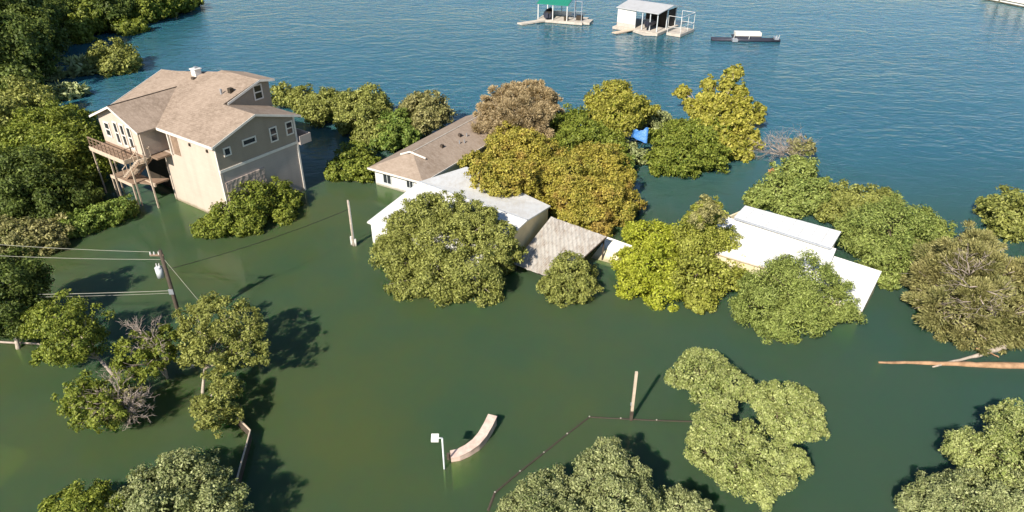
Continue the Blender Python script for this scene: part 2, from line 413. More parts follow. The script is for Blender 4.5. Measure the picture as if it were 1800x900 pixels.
# wing body
wg = MB()
wg.prism([(8.4,5.0),(15.2,5.0),(15.2,7.55),(WA,WZ-.2),(8.4,7.55)], 'x', -1.75, -1.6)
wg.box(-1.6,2,15.05,15.2,5.0,7.55).box(-1.6,2,8.4,8.55,5.0,7.55)
wg.build('wall', M['cream'], house, label='cream gable wall of the front wing')
MB().box(-1.75,2.0,8.61,15.2,4.7,4.99).build('floor', M['wood'], house)
def window(x, z, w, h, side_='side', y=0.0, panes=2):
    """window on the right-hand (y=const) or the front (x=const) wall"""
    def bx(a0,a1,o0,o1,z0,z1):
        m = MB()
        if side_ == 'side': m.box(a0,a1,y-o1,y-o0,z0,z1)
        else: m.box(y-o1,y-o0,a0,a1,z0,z1)
        return m
    t_ = .12
    fr = MB()
    for m in (bx(x-w/2-t_,x-w/2,.004,.08,z-h/2-t_,z+h/2+t_), bx(x+w/2,x+w/2+t_,.004,.08,z-h/2-t_,z+h/2+t_),
              bx(x-w/2,x+w/2,.004,.08,z+h/2,z+h/2+t_), bx(x-w/2,x+w/2,.004,.08,z-h/2-t_,z-h/2)):
        fr.add(m.v, m.f)
    if panes == 2:
        m = bx(x-w/2,x+w/2,.03,.075,z-.05,z+.05); fr.add(m.v, m.f)
    f_ = fr.build('window', M['trim'], house)
    m = bx(x-w/2,x+w/2,.004,.03,z-h/2,z+h/2); m.build('pane', M['glass'], f_)
window(1.05,6.55,.5,.55,'side',-.005,1); window(3.35,6.75,1.2,.38,'side',-.005,1)
window(5.95,6.55,.6,1.15,'side',-.005); window(7.75,6.6,.6,1.05,'side',-.005)
window(8.05,9.15,.75,1.2,'side',4.15)
for v in (10.1, 11.2, 12.3): window(v,6.4,.5,1.9,'front',-1.75)
window(13.9,6.4,.7,1.2,'front',-1.75)
# deck in front of the wing, landing, stairs, posts
dk = MB(); dk.box(-3.2,-1.76,9.6,15.4,4.62,4.78); deck = dk.build('deck', M['wood'], house)
MB().box(-3.25,-3.202,9.55,15.45,4.45,4.86).box(-3.2,-1.8,9.52,9.598,4.45,4.86).build('deck_beam', M['palewood'], deck)
rl = MB()
for v in np.arange(9.7, 15.4, .7): rl.box(-3.18,-3.1,v-.04,v+.04,4.8,5.75)
rl.box(-3.2,-3.08,9.6,15.4,5.72,5.78).box(-3.16,-3.13,9.6,15.4,5.4,5.43).box(-3.16,-3.13,9.6,15.4,5.08,5.11)
for u in (-2.8,-2.3): rl.box(u-.04,u+.04,9.62,9.7,4.8,5.75)
rl.box(-3.08,-1.8,9.6,9.66,5.72,5.78)
rl.build('railing', M['wood'], deck)
MB().slab([(-2.9,9.9,2.3),(-2.9,13.6,2.3),(-1.2,13.6,2.3),(-1.2,9.9,2.3)], .14).slab([(-1.6,8.6,2.2),(-2.3,9.9,2.28),(-1.2,9.88,2.28),(-.1,8.6,2.2)],.14).build('landing', M['wood'], house)
MB().box(-.5,-.3,.0,.1,2.,2.1) if False else None
MB().box(-1.75,-1.6,8.3,9.9,2.0,2.29).box(-2.98,-2.902,9.9,13.6,2.05,2.34).build('landing_beam', M['palewood'], house)
st = MB()
for k in range(12):
    v = 11.6 - k*.30; z = 2.45 + k*.22
    st.box(-2.75,-1.35,v-.15,v+.09,z+.06,z+.1)
st.build('stair_treads', M['palewood'], house)
sg = MB()
for u in (-2.62,-1.42):
    sg.add([(u,11.75,2.25),(u,8.1,4.95),(u,8.1,4.7),(u,11.75,2.0),(u+.06,11.75,2.25),(u+.06,8.1,4.95),(u+.06,8.1,4.7),(u+.06,11.75,2.0)],
           [(0,1,2,3),(7,6,5,4),(0,4,5,1),(3,2,6,7),(0,3,7,4),(1,5,6,2)])
sg.build('stair_stringers', M['wood'], house)
hr = MB()
for u in (-2.6,-1.4):
    hr.tube([(u,11.7,3.2),(u,8.1,5.9)],.045,6)
    for k in range(5):
        v = 11.6-k*.85; z = 2.3+(11.75-v)*.74; hr.tube([(u,v,z-.1),(u,v,z+.95)],.035,5)
hr.build('handrail', M['palewood'], house)
MB().box(-1.4,-.01,7.2,8.3,4.82,4.98).build('porch_floor', M['wood'], house)
MB().box(1.2,1.3,8.65,15,-2.5,4.65).build('dark_backing', M['dark'], house)  # added backing, its near-black colour stands in for shade under the wing
for k in range(7): MB().box(.95,1.1,8.7,10.4,2.1+k*.36,2.17+k*.36).build('pale_slat', M['lightgrey'], house)  # added pale boards imitating the light stripes between the stairs' shadows
for (u,v,zt,mm) in ((-2.0,8.2,7.45,'palewood'),(-2.6,9.9,4.5,'palewood'),(-2.9,9.95,2.2,'palewood'),(-2.9,13.5,2.2,'palewood'),
                 (-3.1,12.4,4.5,'palewood'),(-3.1,15.3,4.5,'palewood'),(-1.6,15,4.7,'palewood'),(-.1,6.9,7.4,'trim'),(-2.6,6.8,4.8,'palewood')):
    if v < 7 and u < -1: continue
    MB().box(u-.06,u+.06,v-.06,v+.06,-2.5 if zt<7.41 and v>7 or v>7 else 5.0,zt).build('post', M[mm], house)
# rear balcony
bl = MB(); bl.box(8.47,9.7,-.3,6,4.75,4.95).box(8.47,9.7,-.36,-.3,4.75,5.6).box(9.7,9.78,-.36,6,4.75,5.6)
bl.build('balcony', M['greyside'], house)

# ------------------------------------------------------------ brown-roofed low house
bo = G(743, 321, 1.9); bo[2] = 0
bh = root('low_house', bo, R(90-31), 'low flooded house with brown shingle roof and white walls', 'house')
W_, L_ = 6.7, 17.0
RZ = 3.25
rf = MB()
h0 = (0,0,1.9); h1 = (0,W_,1.9); rs = (2.9,W_/2,RZ); re = (L_-.2,W_/2,RZ); h2=(L_,0,1.9); h3=(L_,W_,1.9)
rf.slab([h0,h2,re,rs],.14).slab([h1,h0,rs],.14).slab([h3,h1,rs,re],.14)
brf = rf.build('roof', M['shingle_b'], bh)
MB().tube([(2.3,W_/2+1.0,RZ-.28),(2.5,W_/2,RZ+.12),(3.0,W_/2-1.5,RZ-.42)],.09,5).build('gablet_trim', M['trim'], brf)
MB().tube([rs, re],.07,5).build('ridge_cap', M['concrete'], brf)
MB().box(-.06,-.005,-.02,W_+.02,1.74,1.92).box(-.02,L_,-.06,-.004,1.74,1.92).build('fascia', M['trim'], brf)
for (u,v) in ((6.2,2.2),(9.5,2.3),(13,2.3)):
    z = 1.9+v*(RZ-1.9)/(W_/2); MB().box(u-.14,u+.14,v-.14,v+.14,z-.05,z+.3).build('roof_vent', M['darkwood'], brf)
for (u,v) in ((8.4,1.6),(9.0,1.4),(10.2,1.9)):
    z = 1.9+v*(RZ-1.9)/(W_/2); MB().tube([(u,v,z-.05),(u,v,z+.35)],.06,6).build('vent_pipe', M['galv'], brf)
wl = MB(); wl.box(.5,.65,.4,W_-.4,-2.5,1.78).box(.66,L_-.6,.4,.55,-2.5,1.78).box(.66,L_-.6,W_-.55,W_-.4,-2.5,1.78)
wl.prism([(.4,-2.5),(W_-.4,-2.5),(W_-.4,1.85),(W_/2,RZ-.2),(.4,1.85)],'x',L_-.6,L_-.5)
wl.build('wall', M['white'], bh)
for (y0,y1,z0,z1) in ((4.3,5.2,.5,1.4),(1.6,2.3,.7,1.4),(.6,1.0,.9,1.4)):
    f_ = MB(); t_ = .08
    f_.box(.43,.497,y0-t_,y0,z0-t_,z1+t_).box(.43,.497,y1,y1+t_,z0-t_,z1+t_).box(.43,.497,y0,y1,z1,z1+t_).box(.43,.497,y0,y1,z0-t_,z0).box(.44,.49,(y0+y1)/2-.03,(y0+y1)/2+.03,z0,z1)
    q = f_.build('window', M['lightgrey'], bh); MB().box(.47,.497,y0,y1,z0,z1).build('pane', M['glass'], q)

# ------------------------------------------------------------ white metal roofed house
def P3(px, py, z): return G(px, py, z)
def building(name, o, label, cat): 
    o = np.array(o, float); o[2] = 0
    return root(name, o, 0, label, cat), o
wh, off = building('metal_roof_house', G(660,425), 'flooded house with white metal gable roof behind the big olive tree', 'house')
a0 = P3(645,390,2.1); a1 = P3(737,319,3.2); a2 = P3(927,387,3.2); a3 = a0 + (a2 - a1); a3[2] = 2.1
b1 = P3(820,293,2.5); b2 = P3(968,362,2.5)
wr1 = MB(off).slab([a0,a3,a2,a1],.12).slab([a1,a2,b2,b1],.12).build('roof', M['whitemetal'], wh)
MB(off).tube([a1+[0,0,.03], a2+[0,0,.03]],.06,5).build('ridge_cap', M['galv'], wr1)
def inset(p, c, k): return p + (c - p) * k
cc = (a0+a3+b1+b2)/4
q0,q3,s1,s2,r1,r2 = [inset(p,cc,.05) for p in (a0,a3,b1,b2,a1,a2)]
ww = MB(off); ww.wall(q3,q0,-2.5,1.95,1.95).wall(q0,r1,-2.5,1.95,3.0).wall(r1,s1,-2.5,3.0,2.3).wall(s1,s2,-2.5,2.3,2.3)
ww.build('wall', M['white'], wh)
MB(off).wall(s2,r2,-2.5,2.3,3.0).wall(r2,q3,-2.5,3.0,1.95).build('wall', M['tanwall'], wh, label='tan end wall')
e_ = MB(off)
for k in range(1, 12):
    p = a1 + (a2-a1)*k/12 + [0,0,.012]; q = a0 + (a3-a0)*k/12 + [0,0,.012]
    e_.tube([p, q], .012, 4)
e_.build('roof_seams', M['whitemetal'], wr1)

cp, off = building('carport', G(940,470), 'weathered rusty metal carport roof between white house and small oak', 'carport')
c0 = P3(969,381,2.2); c1 = P3(1067,416,2.2); c2 = P3(982,493,.55); c3 = P3(903,464,.55)
def sheetgrid(ps, nu, nv, amp, seed, th=.05):
    rs_ = np.random.RandomState(seed); v = []; f = []
    p0,p1,p2,p3 = ps
    for j in range(nv+1):
        for i in range(nu+1):
            s_,t_ = i/nu, j/nv
            p = (p0*(1-s_)+p1*s_)*(1-t_) + (p3*(1-s_)+p2*s_)*t_
            p = p + [0,0,amp*rs_.randn()]
            v.append(p)
    n = len(v); v += [p - [0,0,th] for p in v]
    w_ = nu+1
    for j in range(nv):
        for i in range(nu):
            a = j*w_+i; f += [(a,a+1,a+1+w_,a+w_), (a+n+w_,a+1+w_+n,a+1+n,a+n)]
    for i in range(nu):
        f += [(i,i+n,i+1+n,i+1), (nv*w_+i+1, nv*w_+i+1+n, nv*w_+i+n, nv*w_+i)]
    for j in range(nv):
        f += [(j*w_, (j+1)*w_, (j+1)*w_+n, j*w_+n), (j*w_+nu, j*w_+nu+n, (j+1)*w_+nu+n, (j+1)*w_+nu)]
    return v, f
v,f = sheetgrid((c0,c1,c2,c3), 26, 9, .018, 3)
crf = MB(off).add(v,f).build('roof', M['rustmetal'], cp)
sm = MB(off)
for k in range(0, 27):
    s_ = k/26; sm.tube([c0*(1-s_)+c1*s_+[0,0,.02], c3*(1-s_)+c2*s_+[0,0,.02]], .016, 4)
sm.build('roof_seams', M['concrete'], crf)
for p in (c0,c1,c2,c3):
    q = inset(p,(c0+c1+c2+c3)/4,.06); MB(off).tube([(q[0],q[1],-2.5),(q[0],q[1],q[2]-.05)],.07,6).build('post', M['darkwood'], cp)
MB(off).tube([c1+[0.02,0,.03], c2+[.02,0,.03]],.05,5).build('edge_trim', M['darkwood'], crf)

cs, off = building('sunken_shed', G(1080,460), 'white shed roof sliding into green water beside the carport', 'shed')
d0 = P3(1068,417,1.35); d1 = P3(1150,446,1.35); d2 = P3(1122,484,-.25); d3 = P3(1036,457,-.15)
v,f = sheetgrid((d0,d1,d2,d3), 10, 6, .004, 5)
MB(off).add(v,f).build('roof', M['creamwall'], cs)
MB(off).slab([d0+[0,0,.03],d1+[0,0,.03],d1*.45+d2*.55+[0,0,.03],d0*.6+d3*.4+[0,0,.03]],.02).build('roof_sheet', M['white'], cs)
qs = [inset(p,(d0+d1+d2+d3)/4,.06) for p in (d0,d1,d2,d3)]
MB(off).wall(qs[1],qs[0],-2.5,1.25,1.25).wall(qs[0],qs[3],-2.5,1.2,-.3).wall(qs[2],qs[1],-2.5,-.35,1.2).build('wall', M['creamwall'], cs)

# ------------------------------------------------------------ bright white metal shed on the right
sh, off = building('metal_shed', G(1512,563), 'long shed with bright white stepped metal roofs in the flood', 'shed')
g0=P3(1310,361,2.75); g1=P3(1479,407,2.75); g2=P3(1462,435,2.95); g3=P3(1291,381,2.95)
MB(off).slab([g3,g2,g1,g0],.10).build('roof', M['shedmetal'], sh, label='rear roof panel')
k0=P3(1266,378,2.55); k1=P3(1293,383,2.7); k2=P3(1470,437,2.7); k3=P3(1445,500,1.75); k4=P3(1352,470,1.75); k5=P3(1242,440,1.75)
MB(off).slab([k5,k3,k2,k0],.10).build('roof', M['shedmetal'], sh, label='front roof panel')
l0=P3(1463,449,1.95); l1=P3(1550,477,1.95); l2=P3(1516,546,.95); l3=P3(1425,512,.95)
MB(off).slab([l3,l2,l1,l0],.10).build('roof', M['shedmetal'], sh, label='lower end roof panel')
js = MB(off)
for k in range(1, 9):
    t_ = k/9
    js.tube([g3*(1-t_)+g2*t_+[0,0,.008], g0*(1-t_)+g1*t_+[0,0,.008]], .012, 4)
    js.tube([k0*(1-t_)+k2*t_+[0,0,.008], k5*(1-t_)+k3*t_+[0,0,.008]], .012, 4)
js.build('roof_seams', M['greymetal'], sh)
MB(off).tube([g3-[0,0,.12],g2-[0,0,.12]],.1,5).build('gutter', M['galv'], sh)
gc = (k0+k2+k3+k5)/4
kk = [inset(p,gc,.05) for p in (k5,k3,k2,k0)]; gg = [inset(p,(g0+g1+g2+g3)/4,.05) for p in (g0,g1)]
lc = (l0+l1+l2+l3)/4; ll = [inset(p,lc,.05) for p in (l3,l2,l1,l0)]
sw = MB(off); sw.wall(kk[0],kk[1],-2.5,1.6,1.6).wall(kk[3],kk[0],-2.5,2.35,1.6).wall(gg[1],gg[0],-2.5,2.6,2.6).wall(kk[1],kk[2],-2.5,1.6,2.5)
sw.wall(gg[0],kk[3],-2.5,2.6,2.35).wall(kk[2],gg[1],-2.5,2.5,2.6)
sw.wall(ll[0],ll[1],-2.5,.82,.82).wall(ll[1],ll[2],-2.5,.82,1.8).wall(ll[2],ll[3],-2.5,1.8,1.8)
sw.build('wall', M['creamwall'], sh)
MB(off).tube([k5-[0,0,.06],k3-[0,0,.06]],.07,5).build('fascia', M['palewood'], sh)

# ------------------------------------------------------------ boat docks out on the lake
def dock_frame(px, py, az): 
    g = G(px, py); return g, R(90-az)
# grey roofed boathouse
g, rz = dock_frame(1080, 50, 0)
bt = root('boathouse', (g[0], g[1], 0), R(-38), 'floating boathouse with grey metal roof and white boarded wall', 'boathouse')
MB().box(0,8.8,-.6,7.4,.05,.5).build('deck', M['concrete'], bt)
MB().box(-.3,.0,-.2,5,.0,.32).build('side_walk', M['pinkboard'], bt)
MB().slab([(-.1,.3,3.6),(8.4,.0,3.6),(8.8,4.6,4.3),(0,4.6,4.3)],.12).slab([(0,4.6,4.3),(8.8,4.6,4.3),(8.7,8.2,3.6),(0,8.2,3.6)],.12).build('roof', M['greymetal'], bt)
MB().box(.2,3.7,.5,.62,.5,3.45).box(.1,.2,.62,7,.5,3.5).build('wall', M['white'], bt)
MB().box(.2,3.72,.44,.498,.5,1.1).build('skirting_board', M['pinkboard'], bt)
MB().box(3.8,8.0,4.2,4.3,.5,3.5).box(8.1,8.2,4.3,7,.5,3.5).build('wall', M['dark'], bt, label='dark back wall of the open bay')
for (x,y) in ((3.75,.55),(5.2,.4),(6.7,.4),(8.1,.4),(8.3,3.5),(8.3,6.8)): MB().box(x-.07,x+.07,y-.07,y+.07,.5,3.6).build('post', M['lightgrey'], bt)
MB().slab([(4.2,-.6,.42),(6.8,-1.6,.42),(8.6,-.6,.42)],.35).build('deck_apron', M['concrete'], bt)
MB().box(9.6,12.2,1.2,6.5,.05,.5).build('side_deck', M['concrete'], bt)
rl = MB()
for (x,y) in ((9.7,1.3),(12.1,1.3),(12.1,4),(12.1,6.4),(9.7,6.4)): rl.box(x-.03,x+.03,y-.03,y+.03,.5,3.3)
for z in (1.5,3.25): rl.box(9.7,12.1,1.26,1.34,z,z+.05).box(12.06,12.14,1.3,6.4,z,z+.05).box(9.7,12.1,6.36,6.44,z,z+.05)
rl.build('railing', M['white'], bt)
MB().slab([(1.6,-3.6,.28),(2.6,-3.8,.28),(4.2,-.65,.5),(3.2,-.65,.5)],.14).build('gangway', M['palewood'], bt)
def boat_hull(name, x, y, rz_, L, W, H, hullm, parent=None, loc=None, label=None, cat=None):
    """small open powerboat: pointed bow, deck, cockpit and windscreen"""
    o = root(name, loc, rz_, label, cat)
    sec = [(-L/2,.86,.0),(-L/4,1,0),(0,1,.02),(L/4,.8,.1),(L*.42,.4,.22),(L/2,.04,.34)]
    v=[];f=[]
    for (xx,ww_,lift) in sec:
        w2=W/2*ww_
        v += [(xx,-w2,H+lift),(xx,-w2*.75,H*.35+lift*.5),(xx,0,0+lift*.8),(xx,w2*.75,H*.35+lift*.5),(xx,w2,H+lift)]
    for i in range(len(sec)-1):
        for k in range(4): a=i*5+k; f.append((a,a+1,a+6,a+5))
        f.append((i*5+4,i*5,i*5+5,i*5+9))
    f.append((4,3,2,1,0)); make('hull', v, f, hullm, o)
    MB().box(-L*.3,L*.05,-W*.3,W*.3,H+.01,H+.12).build('seat', M['dark'], o)
    MB().slab([(L*.1,-W*.36,H+.4),(L*.1,W*.36,H+.4),(L*.2,W*.3,H+.08),(L*.2,-W*.3,H+.08)],.04).build('windscreen', M['glass'], o)
    MB().box(-L/2-.35,-L/2-.01,-.2,.2,H*.4,H+.35).build('motor', M['navy'], o)
    return o
ca, sa = math.cos(R(-38)), math.sin(R(-38))
def bl_(x,y,z): return (g[0]+x*ca-y*sa, g[1]+x*sa+y*ca, z)
boat_hull('powerboat',0,0,R(-38-80),5.2,1.9,.9,M['navy'],loc=bl_(6.0,1.9,.9),label='dark powerboat lifted under the grey boathouse roof',cat='boat')
# green roofed boat dock
g1_ = G(960, 40)
gd = root('boat_dock', (g1_[0], g1_[1], 0), R(-20), 'floating boat dock with bright green canopy and white posts', 'dock')
MB().box(-1.8,6.8,0,4.8,.08,.5).box(4.6,8.0,.6,3.4,.1,.48).build('deck', M['concrete'], gd)
MB().slab([(-1.9,.2,3.3),(4.0,.2,3.3),(4.0,3.4,4.0),(-1.9,3.4,4.0)],.12).slab([(-1.9,3.4,4.0),(4.0,3.4,4.0),(4.0,6.6,3.3),(-1.9,6.6,3.3)],.12).build('canopy', M['greenmetal'], gd)
for x in (-1.7,1.1,3.8):
    for y in (.4,6.2): MB().box(x-.07,x+.07,y-.07,y+.07,.1,3.25).build('post', M['white'], gd)
MB().box(5.0,5.1,1,1.1,.48,4.0).box(6.3,6.4,1.0,1.1,.48,4.0).box(5.0,6.4,1.02,1.08,3.9,4.0).box(5.0,6.4,1.02,1.08,2.2,2.28).build('boat_hoist', M['galv'], gd)
MB().box(-1.5,3.6,4.3,4.4,.5,1.3).build('railing', M['white'], gd)
MB().box(3.2,3.9,.5,1.2,.5,1.2).build('dock_box', M['dark'], gd)
MB().box(5.2,6.3,1.6,2.4,.505,1.3).build('dock_box', M['dark'], gd)
MB().slab([(-4.6,-2.9,.3),(-3.4,-3.5,.3),(-.2,-.05,.45),(-1.5,.0,.45)],.25).build('gangway', M['concrete'], gd)
c8,s8=math.cos(R(-20)),math.sin(R(-8))
boat_hull('powerboat',0,0,R(80),4.6,1.7,.9,M['navy'],loc=(g1_[0]+.6*c8,g1_[1]+2.4,.55),label='dark powerboat parked under the green dock canopy',cat='boat')
# floating pipe raft
g2_ = G(1252, 73)
ra = root('floating_raft', (g2_[0], g2_[1], 0), R(-4), 'low dark pontoon raft with a white deck box on top', 'raft')
MB().tube([(0,.5,.18),(11.2,.5,.18)],.28,8).tube([(0,1.2,.18),(11.2,1.2,.18)],.28,8).build('float', M['navy'], ra, True)
MB().box(3.6,8.2,.9,2.8,.35,.62).build('frame', M['navy'], ra)
MB().box(4.0,8.3,1.5,3.0,.64,1.15).build('deck_box', M['trim'], ra)
MB().box(3.2,4.1,-.5,.6,.1,.5).build('cross_beam', M['galv'], ra)
MB().box(10.2,10.9,.2,1.4,.4,.7).build('cross_beam', M['galv'], ra)
for x in (3.5,6,10.4,10.8): MB().tube([(x,.4,.3),(x+.1,.3,1.1)],.05,5).build('cleat_post', M['white'], ra)
# white houseboat at the top right corner
g3_ = G(1715, -3); g3e = G(1800, 14)
hb = root('houseboat', (g3_[0], g3_[1], 0), math.atan2(g3e[1]-g3_[1], g3e[0]-g3_[0]), 'white houseboat with dark waterline trim, partly in view at the corner', 'boat')
MB().slab([(0,1.6,.75),(1.6,0,.7),(16,0,.7),(16,4.4,.7),(1.6,3.4,.7)],.6).build('hull', M['white'], hb)
MB().box(1.6,16,-.06,-.002,.12,.3).box(1.6,16,-.06,-.002,.6,.74).build('rub_rail', M['capmat'], hb)
MB().box(2.4,15.5,.7,3.8,.71,3.4).build('cabin', M['white'], hb)
MB().box(1.8,16,.2,4.2,3.41,3.55).build('cabin_roof', M['trim'], hb)
for x in (4,6.5,9,11.5): MB().box(x,x+1.2,.66,.698,1.5,2.6).build('window', M['glass'], hb)
MB().tube([(5.2,-.2,-.3),(5.2,-.2,1.0)],.12,6).build('mooring_post', M['capmat'], hb)

# ------------------------------------------------------------ poles, lamp, walls, fences, logs
b_ = G(322, 577); hp = height(322, 577, 440)
up = root('utility_pole', b_, 0, 'dark wooden utility pole with white transformer above the left trees', 'utility pole')
MB().tube([(0,0,-2.5),(0,0,hp)],[.17,.12],10).build('pole', M['darkwood'], up, True)
MB().box(-.75,.15,-.06,.06,hp-.42,hp-.3).build('crossarm', M['wood'], up)
tf = MB().tube([(-.38,-.12,hp-2.0),(-.38,-.12,hp-1.25)],[.24,.24],12).tube([(-.38,-.12,hp-1.25),(-.38,-.12,hp-1.18)],[.26,.1],12).build('transformer', M['lightgrey'], up, True)
for x in (-.46,-.28): MB().tube([(x,-.12,hp-1.18),(x,-.12,hp-.95)],[.05,.03],6).build('bushing', M['white'], tf)
for x in (-.7,-.45,-.15): MB().tube([(x,0,hp-.3),(x,0,hp-.12)],[.06,.04],6).build('insulator', M['white'], up)
MB().box(-.16,.16,-.17,-.12,hp-3.4,hp-3.0).build('bracket', M['galv'], up)
def sag(p, q, s, n=14): 
    p=np.array(p,float); q=np.array(q,float)
    return [p+(q-p)*t - np.array([0,0,s*4*t*(1-t)]) for t in np.linspace(0,1,n)]
def wire(p, q, s, r, label, mat='wire', group=None):
    o = MB().tube(sag(p,q,s), r, 5).build('overhead_wire', M[mat]); tag(o, label, 'wire', group)
def far(px, py, z): return G(px, py, z)
wire(b_+[-.7,0,hp-.12], far(-120,420,hp-.3), .15, .015, 'topmost pale wire running left from the utility pole')
wire(b_+[-.15,0,hp-.7], far(-120,443,hp-.9), .15, .015, 'pale wire just under the topmost one, left of the pole')
wire(b_+[-.1,-.15,hp-3.1], far(-120,519,hp-3.2), .1, .02, 'upper of the two low cables crossing the left trees')
wire(b_+[-.1,-.15,hp-3.3], far(-120,523,hp-3.4), .12, .014, 'lower of the two low cables crossing the left trees')
wire(b_+[.1,0,hp-.7], G(352,532,2.6), .0, .018, 'taut pale guy wire from the pole down to the tree')
b2_ = G(622, 432); h2_ = height(622, 432, 352)
wire(b_+[.05,0,hp-1.5], b2_+[0,0,h2_-.8], .3, .02, 'thin dark cable from the tall pole to the short pole', 'darkwire')
p2 = root('service_pole', b2_, 0, 'short weathered pole with meter box beside the white house', 'utility pole')
MB().tube([(0,0,-2.5),(0,0,h2_)],[.11,.08],8).build('pole', M['palebark'], p2, True)
MB().box(-.22,-.1,-.08,.08,.1,.9).box(.1,.24,-.08,.08,0,.65).build('meter_box', M['white'], p2)
MB().tube([(.1,-.04,.6),(.1,-.04,h2_-.1)],.03,5).build('conduit', M['galv'], p2)
b3 = G(781, 824); h3_ = height(781, 824, 770)
fl = root('floodlight', b3, 0, 'pale floodlight on a slim post rising from green water', 'lamp')
MB().tube([(0,0,-2.5),(0,0,h3_)],.05,8).tube([(0,0,h3_),(-.22,-.02,h3_+.02)],.04,6).build('post', M['lightgrey'], fl, True)
hd = MB().slab([(-.58,-.2,h3_-.02),(-.18,-.2,h3_-.02),(-.18,.16,h3_+.16),(-.58,.16,h3_+.16)],.09).build('lamp_head', M['white'], fl)
gl = MB()
for i in range(3):
    for j in range(2): gl.slab([(-.55+i*.12,-.18+j*.17,h3_-.0+j*.085),(-.45+i*.12,-.18+j*.17,h3_-.0+j*.085),(-.45+i*.12,-.04+j*.17,h3_+.07+j*.085),(-.55+i*.12,-.04+j*.17,h3_+.07+j*.085)],.012)
gl.build('lamp_cell', M['lightgrey'], hd)
b4 = G(1109, 738); h4 = height(1109, 738, 654)
p4 = root('gate_post', b4, 0, 'lone tall pale post standing on the sunken fence line', 'post')
MB().box(-.075,.075,-.075,.075,.75,h4).build('upper_post', M['palewood'], p4)
MB().box(-.085,.085,-.085,.085,-2.5,.75).build('lower_post', M['darkwood'], p4, label='dark foot of the post')
MB().box(-.13,-.076,-.05,.05,1.15,1.35).build('bracket', M['galv'], p4)
# curved wall
cw = root('curved_wall', G(830, 775), 0, 'short curved pale stone wall emerging from the water', 'wall')
cl = [(792,800,.30),(806,797,.34),(822,789,.38),(837,778,.44),(848,765,.50),(858,748,.58),(866,731,.66)]
o_ = np.array(G(830,775)); v=[]; f=[]
pts = [P3(x,y,z) for x,y,z in cl]
pp = []
for i in range(len(pts)-1):
    for t_ in np.linspace(0,1,5)[:-1]: pp.append(pts[i]*(1-t_)+pts[i+1]*t_)
pp.append(pts[-1])
for i,p in enumerate(pp):
    d = pp[min(i+2,len(pp)-1)]-pp[max(i-2,0)]; n = np.array([-d[1],d[0],0]); n/=np.linalg.norm(n)
    wd=.24
    for q in (p+n*wd, p-n*wd): v += [q-o_, np.array([q[0],q[1],-2.2])-o_]
for i in range(len(pp)-1):
    a=i*4; f += [(a,a+2,a+6,a+4),(a,a+4,a+5,a+1),(a+2,a+3,a+7,a+6)]
f += [(0,1,3,2), (len(pp)*4-4,len(pp)*4-2,len(pp)*4-1,len(pp)*4-3)]
make('wall_body', v, f, M['curvewall'], cw)
vc=[]; 
for i,p in enumerate(pp):
    d = pp[min(i+2,len(pp)-1)]-pp[max(i-2,0)]; n = np.array([-d[1],d[0],0]); n/=np.linalg.norm(n)
    for q in (p+n*.28, p-n*.28): vc += [q-o_+[0,0,.07], q-o_+[0,0,.004]]
make('coping', vc, f, M['curvewall'], cw)
MB(o_).tube([pts[0]+[-.12,0,-2.4],pts[0]+[-.12,0,.12]],.1,6).build('end_pier', M['darkwood'], cw)
# sunken rail fence
fe = root('rail_fence', G(868,866), 0, 'sunken dark rail fence whose posts just break the surface', 'fence')
o_ = G(868,866); line = [(858,898),(870,866),(914,829),(956,796),(997,763),(1036,733),(1091,736),(1154,739),(1222,741)]
q = [G(x,y,0) for x,y in line]
for i in range(len(q)-1):
    z0 = -.02 if i in (0,1,2) else -.034
    m = MB(o_); a=q[i]+[0,0,z0]; b=q[i+1]+[0,0,z0-.005]
    m.tube([a,b],.075,6); m.build('rail', M['redwood'] if i != 0 else M['darkwood'], fe)
    MB(o_).tube([a-[0,0,.5],b-[0,0,.5]],.05,5).build('rail', M['redwood'], fe)
for i,p in enumerate(q[1:-1]):
    q_ = MB(o_).tube([p-[0,0,2.5],p+[0,0,.03]],.05,6).build('post', M['darkwood'], fe); MB(o_).tube([p+[0,0,.032],p+[0,0,.07]],.045,6).build('post_cap', M['concrete'], q_)
# board fence lower left
bf = root('board_fence', G(428,800), 0, 'flooded board fence with a kink, its top edge above water', 'fence')
o_ = G(428,800); ln = [(405,898,.75),(412,860,.75),(421,825,.7),(431,790,.65),(440,757,.62),(428,745,.6),(417,735,.55)]
q = [P3(x,y,z) for x,y,z in ln]
m = MB(o_)
for i in range(len(q)-1): m.wall(q[i],q[i+1],-2.2,q[i][2],q[i+1][2],.06)
m.build('boards', M['darkwood'], bf)
m = MB(o_)
for i in range(len(q)-1): m.tube([q[i]+[0,0,.03],q[i+1]+[0,0,.03]],.05,5)
m.build('top_rail', M['palewood'], bf)
# driftwood
def log(name, ln, r, mat, label, cat='log'):
    q = [P3(x,y,z) for x,y,z in ln]; o_ = np.array([q[0][0],q[0][1],0]); rs_=random.Random(len(label))
    pts=[]; rad=[]
    for i in range(len(q)-1):
        for t_ in np.linspace(0,1,6)[:-1]:
            pts.append(q[i]*(1-t_)+q[i+1]*t_+np.array([rs_.uniform(-.03,.03),rs_.uniform(-.03,.03),rs_.uniform(-.02,.02)]))
            rad.append((r[0]*(1-(i+t_)/(len(q)-1))+r[1]*(i+t_)/(len(q)-1))*rs_.uniform(.88,1.12))
    pts.append(q[-1]); rad.append(r[1])
    o = MB(o_).tube(pts,rad,9).build(name, mat, smooth=True); o.location = tuple(o_); tag(o,label,cat); return o
log('driftwood_log',[(1545,638,0),(1600,638,.0),(1680,640,.04),(1740,642,.06),(1830,643,.1)],(.08,.26),M['log'],'long reddish driftwood trunk floating across the right edge')
